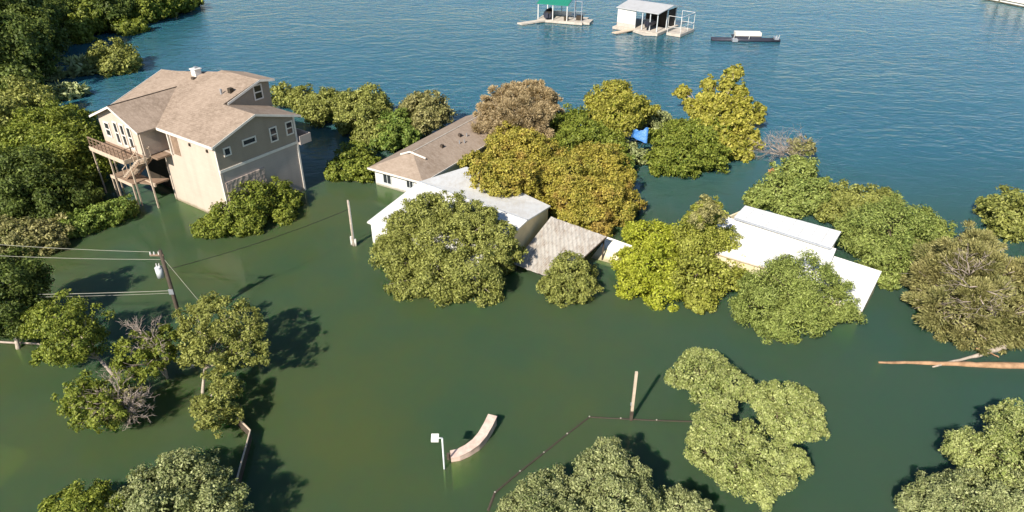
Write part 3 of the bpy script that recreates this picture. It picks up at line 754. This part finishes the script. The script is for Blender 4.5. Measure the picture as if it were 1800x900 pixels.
log('driftwood_log',[(1638,645,0),(1700,630,.08),(1735,619,.2),(1772,607,.35)],(.05,.2),M['palebark'],'pale broken branch lying against the brown twiggy tree')
log('driftwood_log',[(1716,612,.35),(1740,620,.2),(1756,628,.08)],(.07,.04),M['log'],'short stub branch beside the pale broken branch')
log('driftwood_log',[(-30,597,.1),(10,602,.1),(60,604,.1),(98,606,.05)],(.09,.05),M['silverbark'],'thin bleached trunk floating at the left edge')
gp = G(1546, 632); o = root('sunken_post', gp, 0, 'grey square post just under water at the log tip', 'post')
MB().box(-.16,.16,-.16,.16,-2.5,-.28).build('post_body', M['bark'], o)
MB().box(-.2,.2,-.2,.2,-.28,-.22).build('post_cap', M['bark'], o)
# drowned slab at lower left
sl = MB(G(15,830)).slab([P3(-60,770,-1.3),P3(-60,905,-1.35),P3(0,858,-1.35),P3(48,806,-1.3),P3(44,790,-1.3)][::-1],.3).build('sunken_slab', M['wood'])
sl.location = tuple(G(15,830)); tag(sl,'pale drowned concrete slab under green water at the left edge','slab')
# tarp among trees
tp = MB(G(1125,240)); tpts = (P3(1114,228,3.4),P3(1140,226,3.6),P3(1137,252,2.2),P3(1110,240,2.6))
v,f = sheetgrid(tpts, 6, 5, .07, 8, .03)
o = tp.add(v,f).build('tarpaulin', M['tarp'], smooth=True); o.location = tuple(G(1125,240)); tag(o,'bright blue tarpaulin caught in the lakeside trees','tarpaulin')

# ------------------------------------------------------------ trees and shrubs
RS = np.random.RandomState(11)
def leaf_mesh(name, centers, normals, sizes, tint, aspect, mat, parent, axis=None):
    n = len(centers)
    r = RS.randn(n, 3)
    if axis is not None: a = axis
    else: a = np.cross(normals, r)
    a /= np.linalg.norm(a, axis=1, keepdims=True) + 1e-9
    b = np.cross(normals, a); b /= np.linalg.norm(b, axis=1, keepdims=True) + 1e-9
    s = sizes[:, None]
    bend = normals * s * .12
    v = np.stack([centers - a * s * .5, centers + b * s * aspect * .5 + bend, centers + a * s * .5, centers - b * s * aspect * .5 + bend], 1).reshape(-1, 3)
    me = bpy.data.meshes.new(name)
    me.vertices.add(4 * n); me.vertices.foreach_set('co', v.astype(np.float32).ravel())
    me.loops.add(4 * n); me.loops.foreach_set('vertex_index', np.arange(4 * n, dtype=np.int32))
    me.polygons.add(n); me.polygons.foreach_set('loop_start', np.arange(0, 4 * n, 4, dtype=np.int32))
    me.polygons.foreach_set('loop_total', np.full(n, 4, np.int32))
    me.update(calc_edges=True); me.validate()
    at = me.attributes.new('tint', 'FLOAT', 'FACE'); at.data.foreach_set('value', np.clip(tint, 0, 1).astype(np.float32))
    me.materials.append(mat)
    o = bpy.data.objects.new(name, me); C.objects.link(o); o.parent = parent
    return o

def sph(n):
    d = RS.randn(n, 3); return d / np.linalg.norm(d, axis=1, keepdims=True)

def foliage(L, D, kind, dens=1., clump=1., leaf=1., rag=1., spiky=0., core=True, hole_=.30, aspect=.5):
    """leaf clusters over the union of ellipsoids L = [(x,y,z,r,rz)]"""
    L = np.array(L); ls = np.clip(D / FPX * 3.7, .13, .48) * leaf
    CC, NN, SS, TT, AX = [], [], [], [], []
    for i, (x, y, z, r, rz_) in enumerate(L):
        c0 = np.array([x, y, z])
        rc = max(min(.21 * r, .75), .2) * clump
        ncl = int(3.6 * 4 * math.pi * r * r * .5 / (math.pi * rc * rc) * .55 * dens) + 4
        d = sph(ncl)
        k = 1.02 + rag * (RS.rand(ncl) ** 3 * .42 - .16) + .07 * np.sin(d[:, 0] * 5 + i) * rag + .05 * np.sin(d[:, 2] * 7 + d[:, 1] * 4 + i)
        p = c0 + d * np.array([r, r, rz_]) * (k * (1 - .5 * rc / r))[:, None]
        keep = p[:, 2] > -.15
        hole = np.sin(p[:,0]*2.1/rc*.42+i)*np.sin(p[:,1]*1.9/rc*.42+2*i)*np.sin(p[:,2]*2.3/rc*.42+i*3) + .12*RS.randn(ncl)
        keep &= hole < hole_
        for j, (x2, y2, z2, r2, rz2) in enumerate(L):
            if j == i: continue
            q = (p - [x2, y2, z2]) / [r2, r2, rz2]
            keep &= (np.linalg.norm(q, axis=1) > .78)
        p = p[keep]; d = d[keep]
        lt = RS.rand()
        for c, dd in zip(p, d):
            rcc = rc * RS.uniform(.55, 1.4)
            nl = int(1.5 * 4 * math.pi * rcc * rcc * .6 / (ls * ls * .35) * (.65 if not spiky else .8)) + 6
            nl = min(nl, 520)
            e = sph(nl); e = e + dd * .55 + [0, 0, .25]; e /= np.linalg.norm(e, axis=1, keepdims=True)
            rad = rcc * (.25 + 1.15 * RS.rand(nl) ** .9)
            CC.append(c + e * rad[:, None] * [1, 1, .8])
            nn = e * .55 + RS.randn(nl, 3) * .62 + dd * .35 + [0, 0, .2]
            NN.append(nn / np.linalg.norm(nn, axis=1, keepdims=True))
            SS.append(ls * RS.uniform(.6, 1.6, nl))
            TT.append(np.full(nl, .5 * RS.rand() + .5 * lt) + RS.randn(nl) * .08)
            ax = e + RS.randn(nl, 3) * .3 + dd * .6; AX.append(ax)
        if core:
            nc = int(180 * r * r * dens) + 20; nc = min(nc, 6000)
            e = sph(nc); q = c0 + e * np.array([r, r, rz_]) * (.45 + .42 * RS.rand(nc))[:, None]
            CC.append(q); nn = e + RS.randn(nc, 3) * .6; NN.append(nn / np.linalg.norm(nn, axis=1, keepdims=True))
            SS.append(ls * 1.6 * np.ones(nc)); TT.append(np.full(nc, lt)); AX.append(np.cross(nn, RS.randn(nc, 3)))
    CC = np.concatenate(CC); NN = np.concatenate(NN); SS = np.concatenate(SS); TT = np.concatenate(TT); AX = np.concatenate(AX)
    k = CC[:, 2] > -.12
    return CC[k], NN[k], SS[k], TT[k], AX[k]

def branches(m, base, L, off, r0, rng, twigs=0, low=.25):
    base = np.array(base, float)
    cz = np.mean([l[2] for l in L]); cx = np.mean([l[0] for l in L]); cy = np.mean([l[1] for l in L])
    fork = np.array([base[0]*.75+cx*.25, base[1]*.75+cy*.25, max(cz * low, .3)])
    m.tube([(base[0],base[1],-2.5), (base[0],base[1],0), fork], [r0*1.25, r0, r0*.75], 8)
    for l in L:
        tip = np.array(l[:3]); midp = (fork + tip) / 2 + np.array([rng.uniform(-.3,.3), rng.uniform(-.3,.3), rng.uniform(0,.4)]) * l[3] * .4
        m.tube([fork, midp, tip], [r0*.6, r0*.42, r0*.22], 6)
        for _ in range(4 + twigs):
            d = np.array([rng.gauss(0,1), rng.gauss(0,1), abs(rng.gauss(0,.8))]); d /= np.linalg.norm(d)
            e = tip + d * [l[3], l[3], l[4]] * rng.uniform(.75, 1.02)
            s = midp + (tip - midp) * rng.uniform(.1, 1)
            mm = (s + e) / 2 + np.array([rng.uniform(-.15,.15) * l[3] for _ in range(3)])
            m.tube([s, mm, e], [r0*.22, r0*.14, r0*.06], 4)
            if twigs:
                for _ in range(3):
                    e2 = e + np.array([rng.gauss(0,1), rng.gauss(0,1), rng.gauss(.2,.7)]) * l[3] * .22
                    m.tube([mm, e2], [r0*.09, r0*.03], 3)

def deadwood(m, p, d, l, r, rng, depth):
    """bare forking branch"""
    p = np.array(p, float); d = np.array(d, float); d /= np.linalg.norm(d)
    q = p + d * l * .5 + np.array([rng.uniform(-1,1) for _ in range(3)]) * l * .08
    e = q + (d + np.array([rng.uniform(-.3,.3) for _ in range(3)])) * l * .5
    m.tube([p, q, e], [r, r*.8, r*.6], 5 if r > .03 else 3)
    if depth > 0:
        for k in range(3 if depth > 1 else 4):
            nd = d + np.array([rng.gauss(0,.6), rng.gauss(0,.6), rng.gauss(.05,.4)])
            s_ = (q, e, e, q)[k]
            deadwood(m, s_, nd, l * rng.uniform(.55,.8), r*.55, rng, depth-1)

def tree(name, kind, lobes, label, cat='tree', zc=.7, sq=.8, base=None, lift=0., bark='bark', r0=None, group=None, twigs=0, extra=None, **kw):
    """lobes: (px, py, radius in px [, height factor]) measured on the photograph, given real depth here"""
    L = []
    for lb in lobes:
        px, py, rp = lb[:3]; rp = rp * (1.09 if group and 'spit' in group and 'tall' not in name else 1.0); k = lb[3] if len(lb) > 3 else zc
        z = 1.0
        for _ in range(4):
            g_ = G(px, py, z); D = math.sqrt(g_[0]**2 + g_[1]**2 + (CAM_H - z)**2); r = rp * D / FPX; z = k * r + lift
        L.append((g_[0], g_[1], z, r, r * sq))
    L = np.array(L); cx, cy = L[:, 0].mean(), L[:, 1].mean()
    if base is not None: cx, cy = G(*base)[:2]
    D = math.sqrt(cx**2 + cy**2 + CAM_H**2)
    ro = root(name, (cx, cy, 0), 0, label, cat, group)
    off = np.array([cx, cy, 0])
    rr = r0 or max(.09, .07 * L[:, 3].max())
    m = MB(off); branches(m, (cx, cy, 0), L, off, rr, random.Random(int(lobes[0][0])), twigs, low=.5 if lift else .25)
    m.build('trunk', M[bark], ro, True)
    cc_, nn, ss, tt, ax = foliage(L, D, kind, **{k_: v_ for k_, v_ in kw.items()})
    cc_ = cc_ - off
    sp = kw.get('spiky', 0)
    leaf_mesh('crown', cc_, nn, ss * (1.7 if sp else 1), tt, .26 if sp else kw.get('aspect', .50), LEAF[kind], ro, ax if sp else None)
    if extra:
        for (nm, kd, lbs, d_) in extra:
            if kd == 'twig':
                rng = random.Random(int(lbs[0][0])); m = MB(off)
                for (px, py, rp, zz) in lbs:
                    g_ = G(px, py, zz); r = rp * D / FPX
                    s0 = g_ * .6 + np.array([cx, cy, zz * .3]) * .4
                    s0 = g_ + (s0 - g_) / (np.linalg.norm(s0 - g_) + 1e-6) * r * 1.2
                    for _ in range(int(d_)):
                        dd = (g_ - s0) / (np.linalg.norm(g_ - s0) + 1e-6) + np.array([rng.gauss(0,.5), rng.gauss(0,.5), rng.gauss(.15,.35)])
                        deadwood(m, s0, dd, r * 1.1, max(.05, r*.035), rng, 3)
                m.build(nm, M['silverbark'], ro, True); continue
            LL = []
            for (px, py, rp, zz) in lbs:
                g_ = G(px, py, zz); r = rp * D / FPX; LL.append((g_[0], g_[1], zz, r, r * .8))
            a_, b__, c_, d__, e_ = foliage(LL, D, kd, dens=d_, core=False)
            leaf_mesh(nm, a_ - off, b__, c_, d__, .5, LEAF[kd], ro)
    return ro

LB = 'trees and shrubs along the left bank'
tree('dark_tree','dark',[(10,25,60),(50,60,45),(5,85,55),(35,110,30),(70,20,35)],'dark dense tree filling the top left corner',group=LB,zc=1.0)
tree('bank_tree','green',[(120,18,32),(105,38,24),(150,38,26),(140,58,18),(165,12,34)],'yellow green bushy tree reaching into the lake, top left',group=LB,bark='palebark')
tree('bank_tree','dark',[(215,10,34),(190,28,28),(230,-5,40)],'mid green shoreline tree second from the top left corner',group=LB)
tree('bank_tree','green',[(262,12,28),(290,6,26),(322,5,18),(343,2,10),(240,26,18)],'low green bank shrub tapering out into the lake at the top',group=LB)
tree('shrub','green',[(225,52,17),(243,50,15)],'small half drowned shrub below the top bank shrubs','shrub',group=LB,zc=.3)
tree('dark_tree','dark',[(36,118,32),(50,135,20),(20,150,32),(10,120,30)],'dark green tree beside the small spiky plants',group=LB,zc=1)
tree('shrub','olive',[(198,106,30),(175,112,22),(220,112,20),(205,116,24)],'round olive shrub standing alone in the blue lake','shrub',group=LB,zc=.4)
for (x,y,r,t_) in ((143,122,18,'pale spiky plant touching the lone round shrub'),(97,133,12,'small spiky plant beside the dark left tree'),(123,163,20,'pale spiky plant standing clear in blue water left of the house')):
    tree('spiky_plant','agave',[(x,y,r)],t_,'plant',group='spiky plants in the lake',zc=.35,spiky=1,leaf=1.5,clump=1.6,dens=.5)
tree('broad_tree','olive',[(30,190,42),(60,205,30),(10,220,40),(60,175,24)],'olive topped tree at the left edge above the broad green one',group=LB,zc=1.0)
tree('broad_tree','green',[(90,235,48),(130,225,30),(110,285,52),(145,300,34),(55,270,48),(155,255,28),(20,270,40),(165,232,16,2.2)],'broad bright green tree just left of the stilt house',group=LB,zc=.9)
tree('dark_tree','dark',[(40,330,55),(95,350,40),(5,350,50),(140,345,26)],'shaded dark tree under the broad green tree at left',group=LB,zc=.7)
tree('hedge_shrub','fresh',[(215,368,22),(190,380,24),(160,388,24),(128,400,22)],'fresh green row of bushes pointing at the house stilts','shrub',group=LB,zc=.5,leaf=.9)
tree('hedge_shrub','bronze',[(95,410,26),(65,420,30),(30,425,34),(0,420,34),(90,430,18)],'brownish olive thicket in front of the left bank trees','shrub',group=LB,zc=.5)
tree('edge_tree','dark',[(18,490,46,1.4),(12,545,46,.9),(45,505,26,1.3),(38,560,26,1.0)],'dark tree with bare pale trunk at the left edge under wires',zc=1.2,base=(32,612),bark='palebark',lift=.6)
YG='scraggly trees round the utility pole'
tree('scraggly_tree','green',[(115,560,40),(150,575,32),(80,565,30),(120,605,36),(85,615,18),(60,570,18)],'yellow green tree with forked pale trunk left of the pole',zc=1,lift=1.3,base=(205,665),bark='silverbark',group=YG,rag=1.6,hole_=.1,dens=.9,core=False)
tree('scraggly_tree','green',[(235,620,28),(255,640,22),(222,645,22)],'thin middle tree with bleached dead twigs at its top',zc=1,lift=1.2,base=(292,660),bark='silverbark',group=YG,rag=1.6,hole_=.1,dens=.9,core=False,
     extra=[('dead_twigs','twig',[(250,580,20,3.4),(268,605,18,2.8)],4)])
tree('scraggly_tree','green',[(290,595,24),(285,625,20)],'small leafy tree right in front of the utility pole foot',zc=1,lift=1.2,base=(294,665),bark='palebark',group=YG,rag=1.6,hole_=.1,dens=.9,core=False)
tree('scraggly_tree','green',[(140,690,26),(150,720,26),(185,730,28),(190,690,22)],'low yellow green tree left of the rusty brown twigs',zc=.9,lift=.8,base=(205,735),bark='silverbark',group=YG,rag=1.6,hole_=.1,dens=.9,core=False,
     extra=[('dead_twigs','twig',[(225,690,26,2.0),(205,715,24,1.8),(240,715,18,1.6)],5),('red_leaves','bronze',[(205,722,22,1.3),(232,705,20,1.3)],.5)])
tree('scraggly_tree','olive',[(390,560,38),(350,575,34),(430,585,34),(380,610,36),(440,620,28),(410,570,34),(365,540,22),(345,625,22)],'largest pole side tree, olive green with open crown',zc=1,lift=1.6,base=(356,690),bark='palebark',group=YG,rag=1.6,hole_=.1,dens=.9,core=False)
tree('scraggly_tree','olive',[(395,690,26),(375,730,28),(355,715,18),(400,725,20),(385,665,20)],'low yellowish tree beside the kinked board fence',zc=.9,lift=.7,base=(362,725),bark='palebark',group=YG,rag=1.6,hole_=.1,dens=.9,core=False)
tree('willow','grey',[(330,840,46),(270,865,40),(370,850,30),(295,900,46),(380,895,40),(310,815,20),(225,885,28)],'grey green feathery tree cut by the bottom edge',zc=1,lift=.8,rag=1.5)
tree('shrub','green',[(140,885,30),(170,880,24),(105,893,22),(150,915,40)],'dark green shrub left of the feathery grey tree','shrub',zc=1,lift=.4)
tree('front_bush','green',[(445,362,42),(405,380,34),(488,350,32),(385,397,26),(474,330,22),(425,390,28),(510,352,20),(500,378,18),(362,402,20),(440,395,22)],'large green bush against the stone side of the house','bush',zc=.5,sq=.85,leaf=1.15,aspect=.42)
BH='trees behind the stilt house'
tree('lakeside_tree','olive',[(500,170,22),(535,176,26),(572,182,26),(555,200,24)],'olive thicket directly behind the stilt house, partly shaded',group=BH,zc=.8,bark='palebark')
tree('lakeside_tree','olive',[(612,186,28),(650,182,34),(642,212,32),(670,205,20),(612,215,22),(668,236,22),(640,240,20)],'dark olive tree halfway between both brown roofs',group=BH,zc=.9)
tree('lakeside_tree','bronze',[(745,188,32),(725,195,24),(770,200,24),(745,215,24)],'bronze round tree behind the low brown roof',group=BH,zc=1.2)
tree('lakeside_tree','fresh',[(700,218,26),(685,242,24),(715,240,22),(665,250,16)],'bright green tree beside the low brown roof',group=BH,zc=.9)
tree('front_bush','green',[(625,275,26),(605,295,26),(635,300,24),(590,305,18),(650,290,18)],'bright green bush at the left corner of the low house','bush',zc=.6)
tree('big_oak','olive',[(745,372,34,2.5),(795,368,32,2.8),(703,392,24,2.6),(848,378,24,3.6),(878,408,26,3.0),(838,402,32,2.6),(868,435,32,2.0),(815,385,30,2.8),(898,445,22,2.0),(715,405,34,1.4),(780,425,55,1.0),(850,415,36,1.0),(700,455,42,.6),(760,480,50,.6),(830,480,50,.7),(880,455,30,.7),(715,500,32,.4),(845,510,34,.4),(785,505,34,.4),(680,430,24,.8)],'largest olive oak standing before the white metal roof',zc=.9,bark='palebark',rag=1.2,leaf=.95)
tree('small_oak','olive',[(1000,478,36,.9),(975,505,28),(1020,505,30),(995,515,26),(1025,480,20)],'small round oak over the lower edge of the carport',zc=.6)
CB='autumn coloured trees on the central spit'
tree('bare_tree','brown',[(900,180,34,1.8),(940,180,32,1.8),(870,205,30,1.5),(910,215,42,1.3),(850,235,24,1.2),(955,210,26,1.4)],'pinkish brown twiggy tree at the left of the spit',group=CB,spiky=1,dens=1.2,bark='palebark',twigs=3,leaf=.55,clump=.85,rag=1.3)
tree('autumn_tree','autumn',[(895,255,34,1.1),(930,265,36,1.1),(880,290,28,1),(850,308,24,2.6),(900,315,34,1.6),(935,300,30),(872,332,22,2.6),(830,285,20,1.4),(895,340,16,3.0)],'mottled green and rust tree right of the low brown roof',group=CB)
tree('autumn_tree','autumn',[(1000,300,36,1.2),(1040,285,36,1.3),(1080,310,30,1.1),(1010,345,40,1.0),(1060,350,38,.9),(1040,385,32,.6),(1085,375,28,.6),(970,320,30,1.0),(1000,380,26,.6),(1110,355,20,.8),(1075,275,24,1.3),(960,350,22,.8)],'largest golden orange tree in the middle of the spit',group=CB,leaf=.95)
tree('spit_tree','green',[(990,222,30),(1020,230,32),(968,222,24),(1048,245,28),(1000,255,28),(1075,255,22),(950,240,18)],'green tree between the brown twiggy and golden crowns',group=CB,zc=1.1)
tree('spit_tree','gold',[(1080,170,30),(1060,185,26),(1110,195,28),(1085,210,34),(1140,200,16),(1050,210,20)],'round golden green tree above the blue tarpaulin',group=CB,zc=1.3)
tree('spit_shrub','grey',[(1150,212,22),(1165,232,18),(1100,262,18),(1120,278,16),(1140,198,14),(1165,210,14)],'grey green shrub around the blue tarpaulin','shrub',group=CB,zc=.5)
tree('spit_tree','fresh',[(1095,290,18),(1100,300,14)],'small fresh green tree below the blue tarpaulin',group=CB,zc=.8)
tree('spit_tree','green',[(1175,255,32),(1215,250,34),(1160,285,24),(1205,280,32),(1245,275,28),(1255,240,26),(1190,230,20)],'spreading green tree right of the blue tarpaulin',group=CB,zc=.7)
tree('tall_tree','gold',[(1290,128,15,3.6),(1278,150,14,3.2),(1246,148,13,3.2),(1240,170,16,2.6),(1268,182,22,2.2),(1305,185,20,2.0),(1225,192,18,1.9),(1200,162,13,2.6),(1210,180,9,2.4),(1242,215,26,1.4),(1292,222,28,1.3),(1318,245,18,1.0),(1290,258,22,.8),(1328,205,14,1.4),(1300,160,13,2.8),(1260,240,22,1.0),(1305,270,16,.5),(1336,190,8,1.8)],'tallest yellow tree with ragged upright top at the spit end',group=CB,bark='silverbark',r0=.25,rag=1.5,leaf=1.15,aspect=.6,hole_=.12)
tree('bare_tree','bronze',[(1420,260,16,1.6),(1405,252,14,2.0),(1392,268,10,1.4)],'grey bare branched shrub at the right end of the water gap','shrub',dens=.6,core=False,bark='silverbark',zc=.8,twigs=2,rag=1.6,
     extra=[('bare_branches','twig',[(1352,268,22,1.0),(1372,258,22,1.4),(1390,250,20,1.8),(1410,262,18,1.4),(1380,278,20,.8)],5)])
SG='trees around the bright white shed'
tree('shed_tree','leafy',[(1400,305,32),(1370,340,34),(1335,350,24),(1415,345,34),(1440,330,20),(1385,365,24)],'fresh green tree behind the shed with orange leaf spray',group=SG,zc=.7,
     extra=[('orange_spray','orange',[(1356,303,6,2.0)],.6)])
tree('shed_tree','olive',[(1480,350,26),(1515,355,30),(1550,362,28),(1490,378,24),(1455,375,18)],'yellow olive tree on the lake side of the shed',group=SG,zc=.8)
tree('shed_tree','leafy',[(1560,405,52),(1610,400,36),(1525,425,36),(1590,450,38),(1640,405,24),(1505,410,28),(1555,460,36),(1560,490,18)],'big green tree touching the right end of the shed',group=SG,zc=.7,leaf=1.,aspect=.33)
tree('leaning_tree','yellow',[(1145,420,40,1),(1110,460,30),(1150,470,40),(1110,505,28,.4),(1165,515,34,.4),(1190,430,34,1),(1120,410,22,1)],'bright yellow green tree left of the pair before the shed',group=SG,zc=.8)
tree('leaning_tree','yolive',[(1240,385,30,1.4),(1225,430,42,1.1),(1270,430,34,1.0),(1220,490,42,.6),(1265,490,34,.6),(1230,530,24,.4),(1295,465,22,.8),(1248,368,20,2.2),(1225,392,26,1.6)],'olive tree right of the yellow one with bronze top',group=SG,zc=.9,
     extra=[('bronze_top','bronze',[(1246,366,16,5.2),(1228,384,15,4.8),(1262,380,14,4.8),(1240,352,9,5.6)],.45)])
tree('shed_tree','leafy',[(1390,500,60,.9),(1340,540,46,.6),(1435,500,44,.8),(1400,560,46,.5),(1460,540,38,.6),(1345,510,36,.7),(1360,575,28,.4),(1420,465,26,1),(1380,465,24,1)],'large feathery green tree covering the shed front',group=SG,leaf=1.0,sq=.7,aspect=.3)
tree('brown_tree','bronze',[(1700,470,50,1.2),(1650,490,42,.9),(1745,495,50,1.0),(1700,540,56,.7),(1650,545,34,.6),(1760,555,48,.6),(1790,510,40,.8),(1700,585,34,.4),(1715,430,26,1.6),(1630,450,26,.9),(1810,560,40,.6),(1745,600,20,.3)],'big bronze twiggy tree with bare white limbs, right edge',bark='silverbark',spiky=1,r0=.3,twigs=2,leaf=.7,dens=1.,hole_=.16,rag=1.5,
     extra=[('bare_limbs','twig',[(1735,505,30,4.6),(1700,470,22,4.8)],3)])
tree('edge_bush','olive',[(1765,370,30),(1790,385,36),(1740,368,18),(1770,400,24),(1810,365,30)],'olive bush alone in the blue lake at the right edge','bush',zc=.6)
OK_='pale green oaks in the foreground'
tree('foreground_oak','sage',[(1222,655,33),(1250,635,22),(1290,675,27),(1240,690,26),(1305,688,20),(1193,665,19),(1270,712,22),(1222,628,17),(1255,660,24)],'smallest pale oak, topmost of the foreground trio',group=OK_,lift=1.2,zc=.8,sq=.6,leaf=.85)
tree('foreground_oak','sage',[(1375,700,32),(1415,728,30),(1345,708,24),(1390,750,32),(1432,755,18),(1355,686,17),(1405,700,22),(1365,735,26)],'round pale oak, right one of the foreground trio',group=OK_,lift=1.6,zc=.8,sq=.6,leaf=.85)
tree('foreground_oak','sage',[(1262,765,36),(1312,775,34),(1245,800,30),(1290,822,38),(1345,800,34),(1395,812,26),(1335,855,26),(1240,745,22),(1345,882,14),(1370,840,22),(1225,775,16),(1320,830,26)],'widest pale oak, lowest of the foreground trio',group=OK_,lift=1.0,zc=.8,sq=.6,leaf=.85)
tree('foreground_oak','grey',[(1070,815,38),(1110,840,30),(1040,840,34),(1090,875,44),(1130,880,26),(1060,785,14)],'pale oak at the bottom edge right of centre',group=OK_,lift=1.6,zc=.9,sq=.65,leaf=.85)
tree('foreground_oak','grey',[(965,860,36),(1000,880,36),(930,885,30),(960,910,50),(900,900,24)],'pale oak cut by the bottom edge left of its neighbour',group=OK_,lift=1.0,zc=.9,sq=.65,leaf=.85)
tree('foreground_shrub','grey',[(1185,885,26),(1215,892,24),(1240,900,18)],'small pale shrub on the bottom edge below the oak trio','shrub',group=OK_,zc=.9,lift=.6,leaf=.85)
tree('corner_oak','sage',[(1775,735,26),(1750,790,34),(1705,795,32),(1795,770,36),(1720,825,28),(1780,820,40),(1685,790,16)],'pale green oak at the right edge above the grey one',group=OK_,lift=1.0,zc=.9,sq=.65,leaf=.85)
tree('corner_oak','grey',[(1700,862,34),(1650,875,34),(1610,888,24),(1745,875,36),(1690,900,46),(1785,880,40)],'grey green oak filling the bottom right corner',group=OK_,lift=.8,zc=.9,sq=.65,leaf=.85)
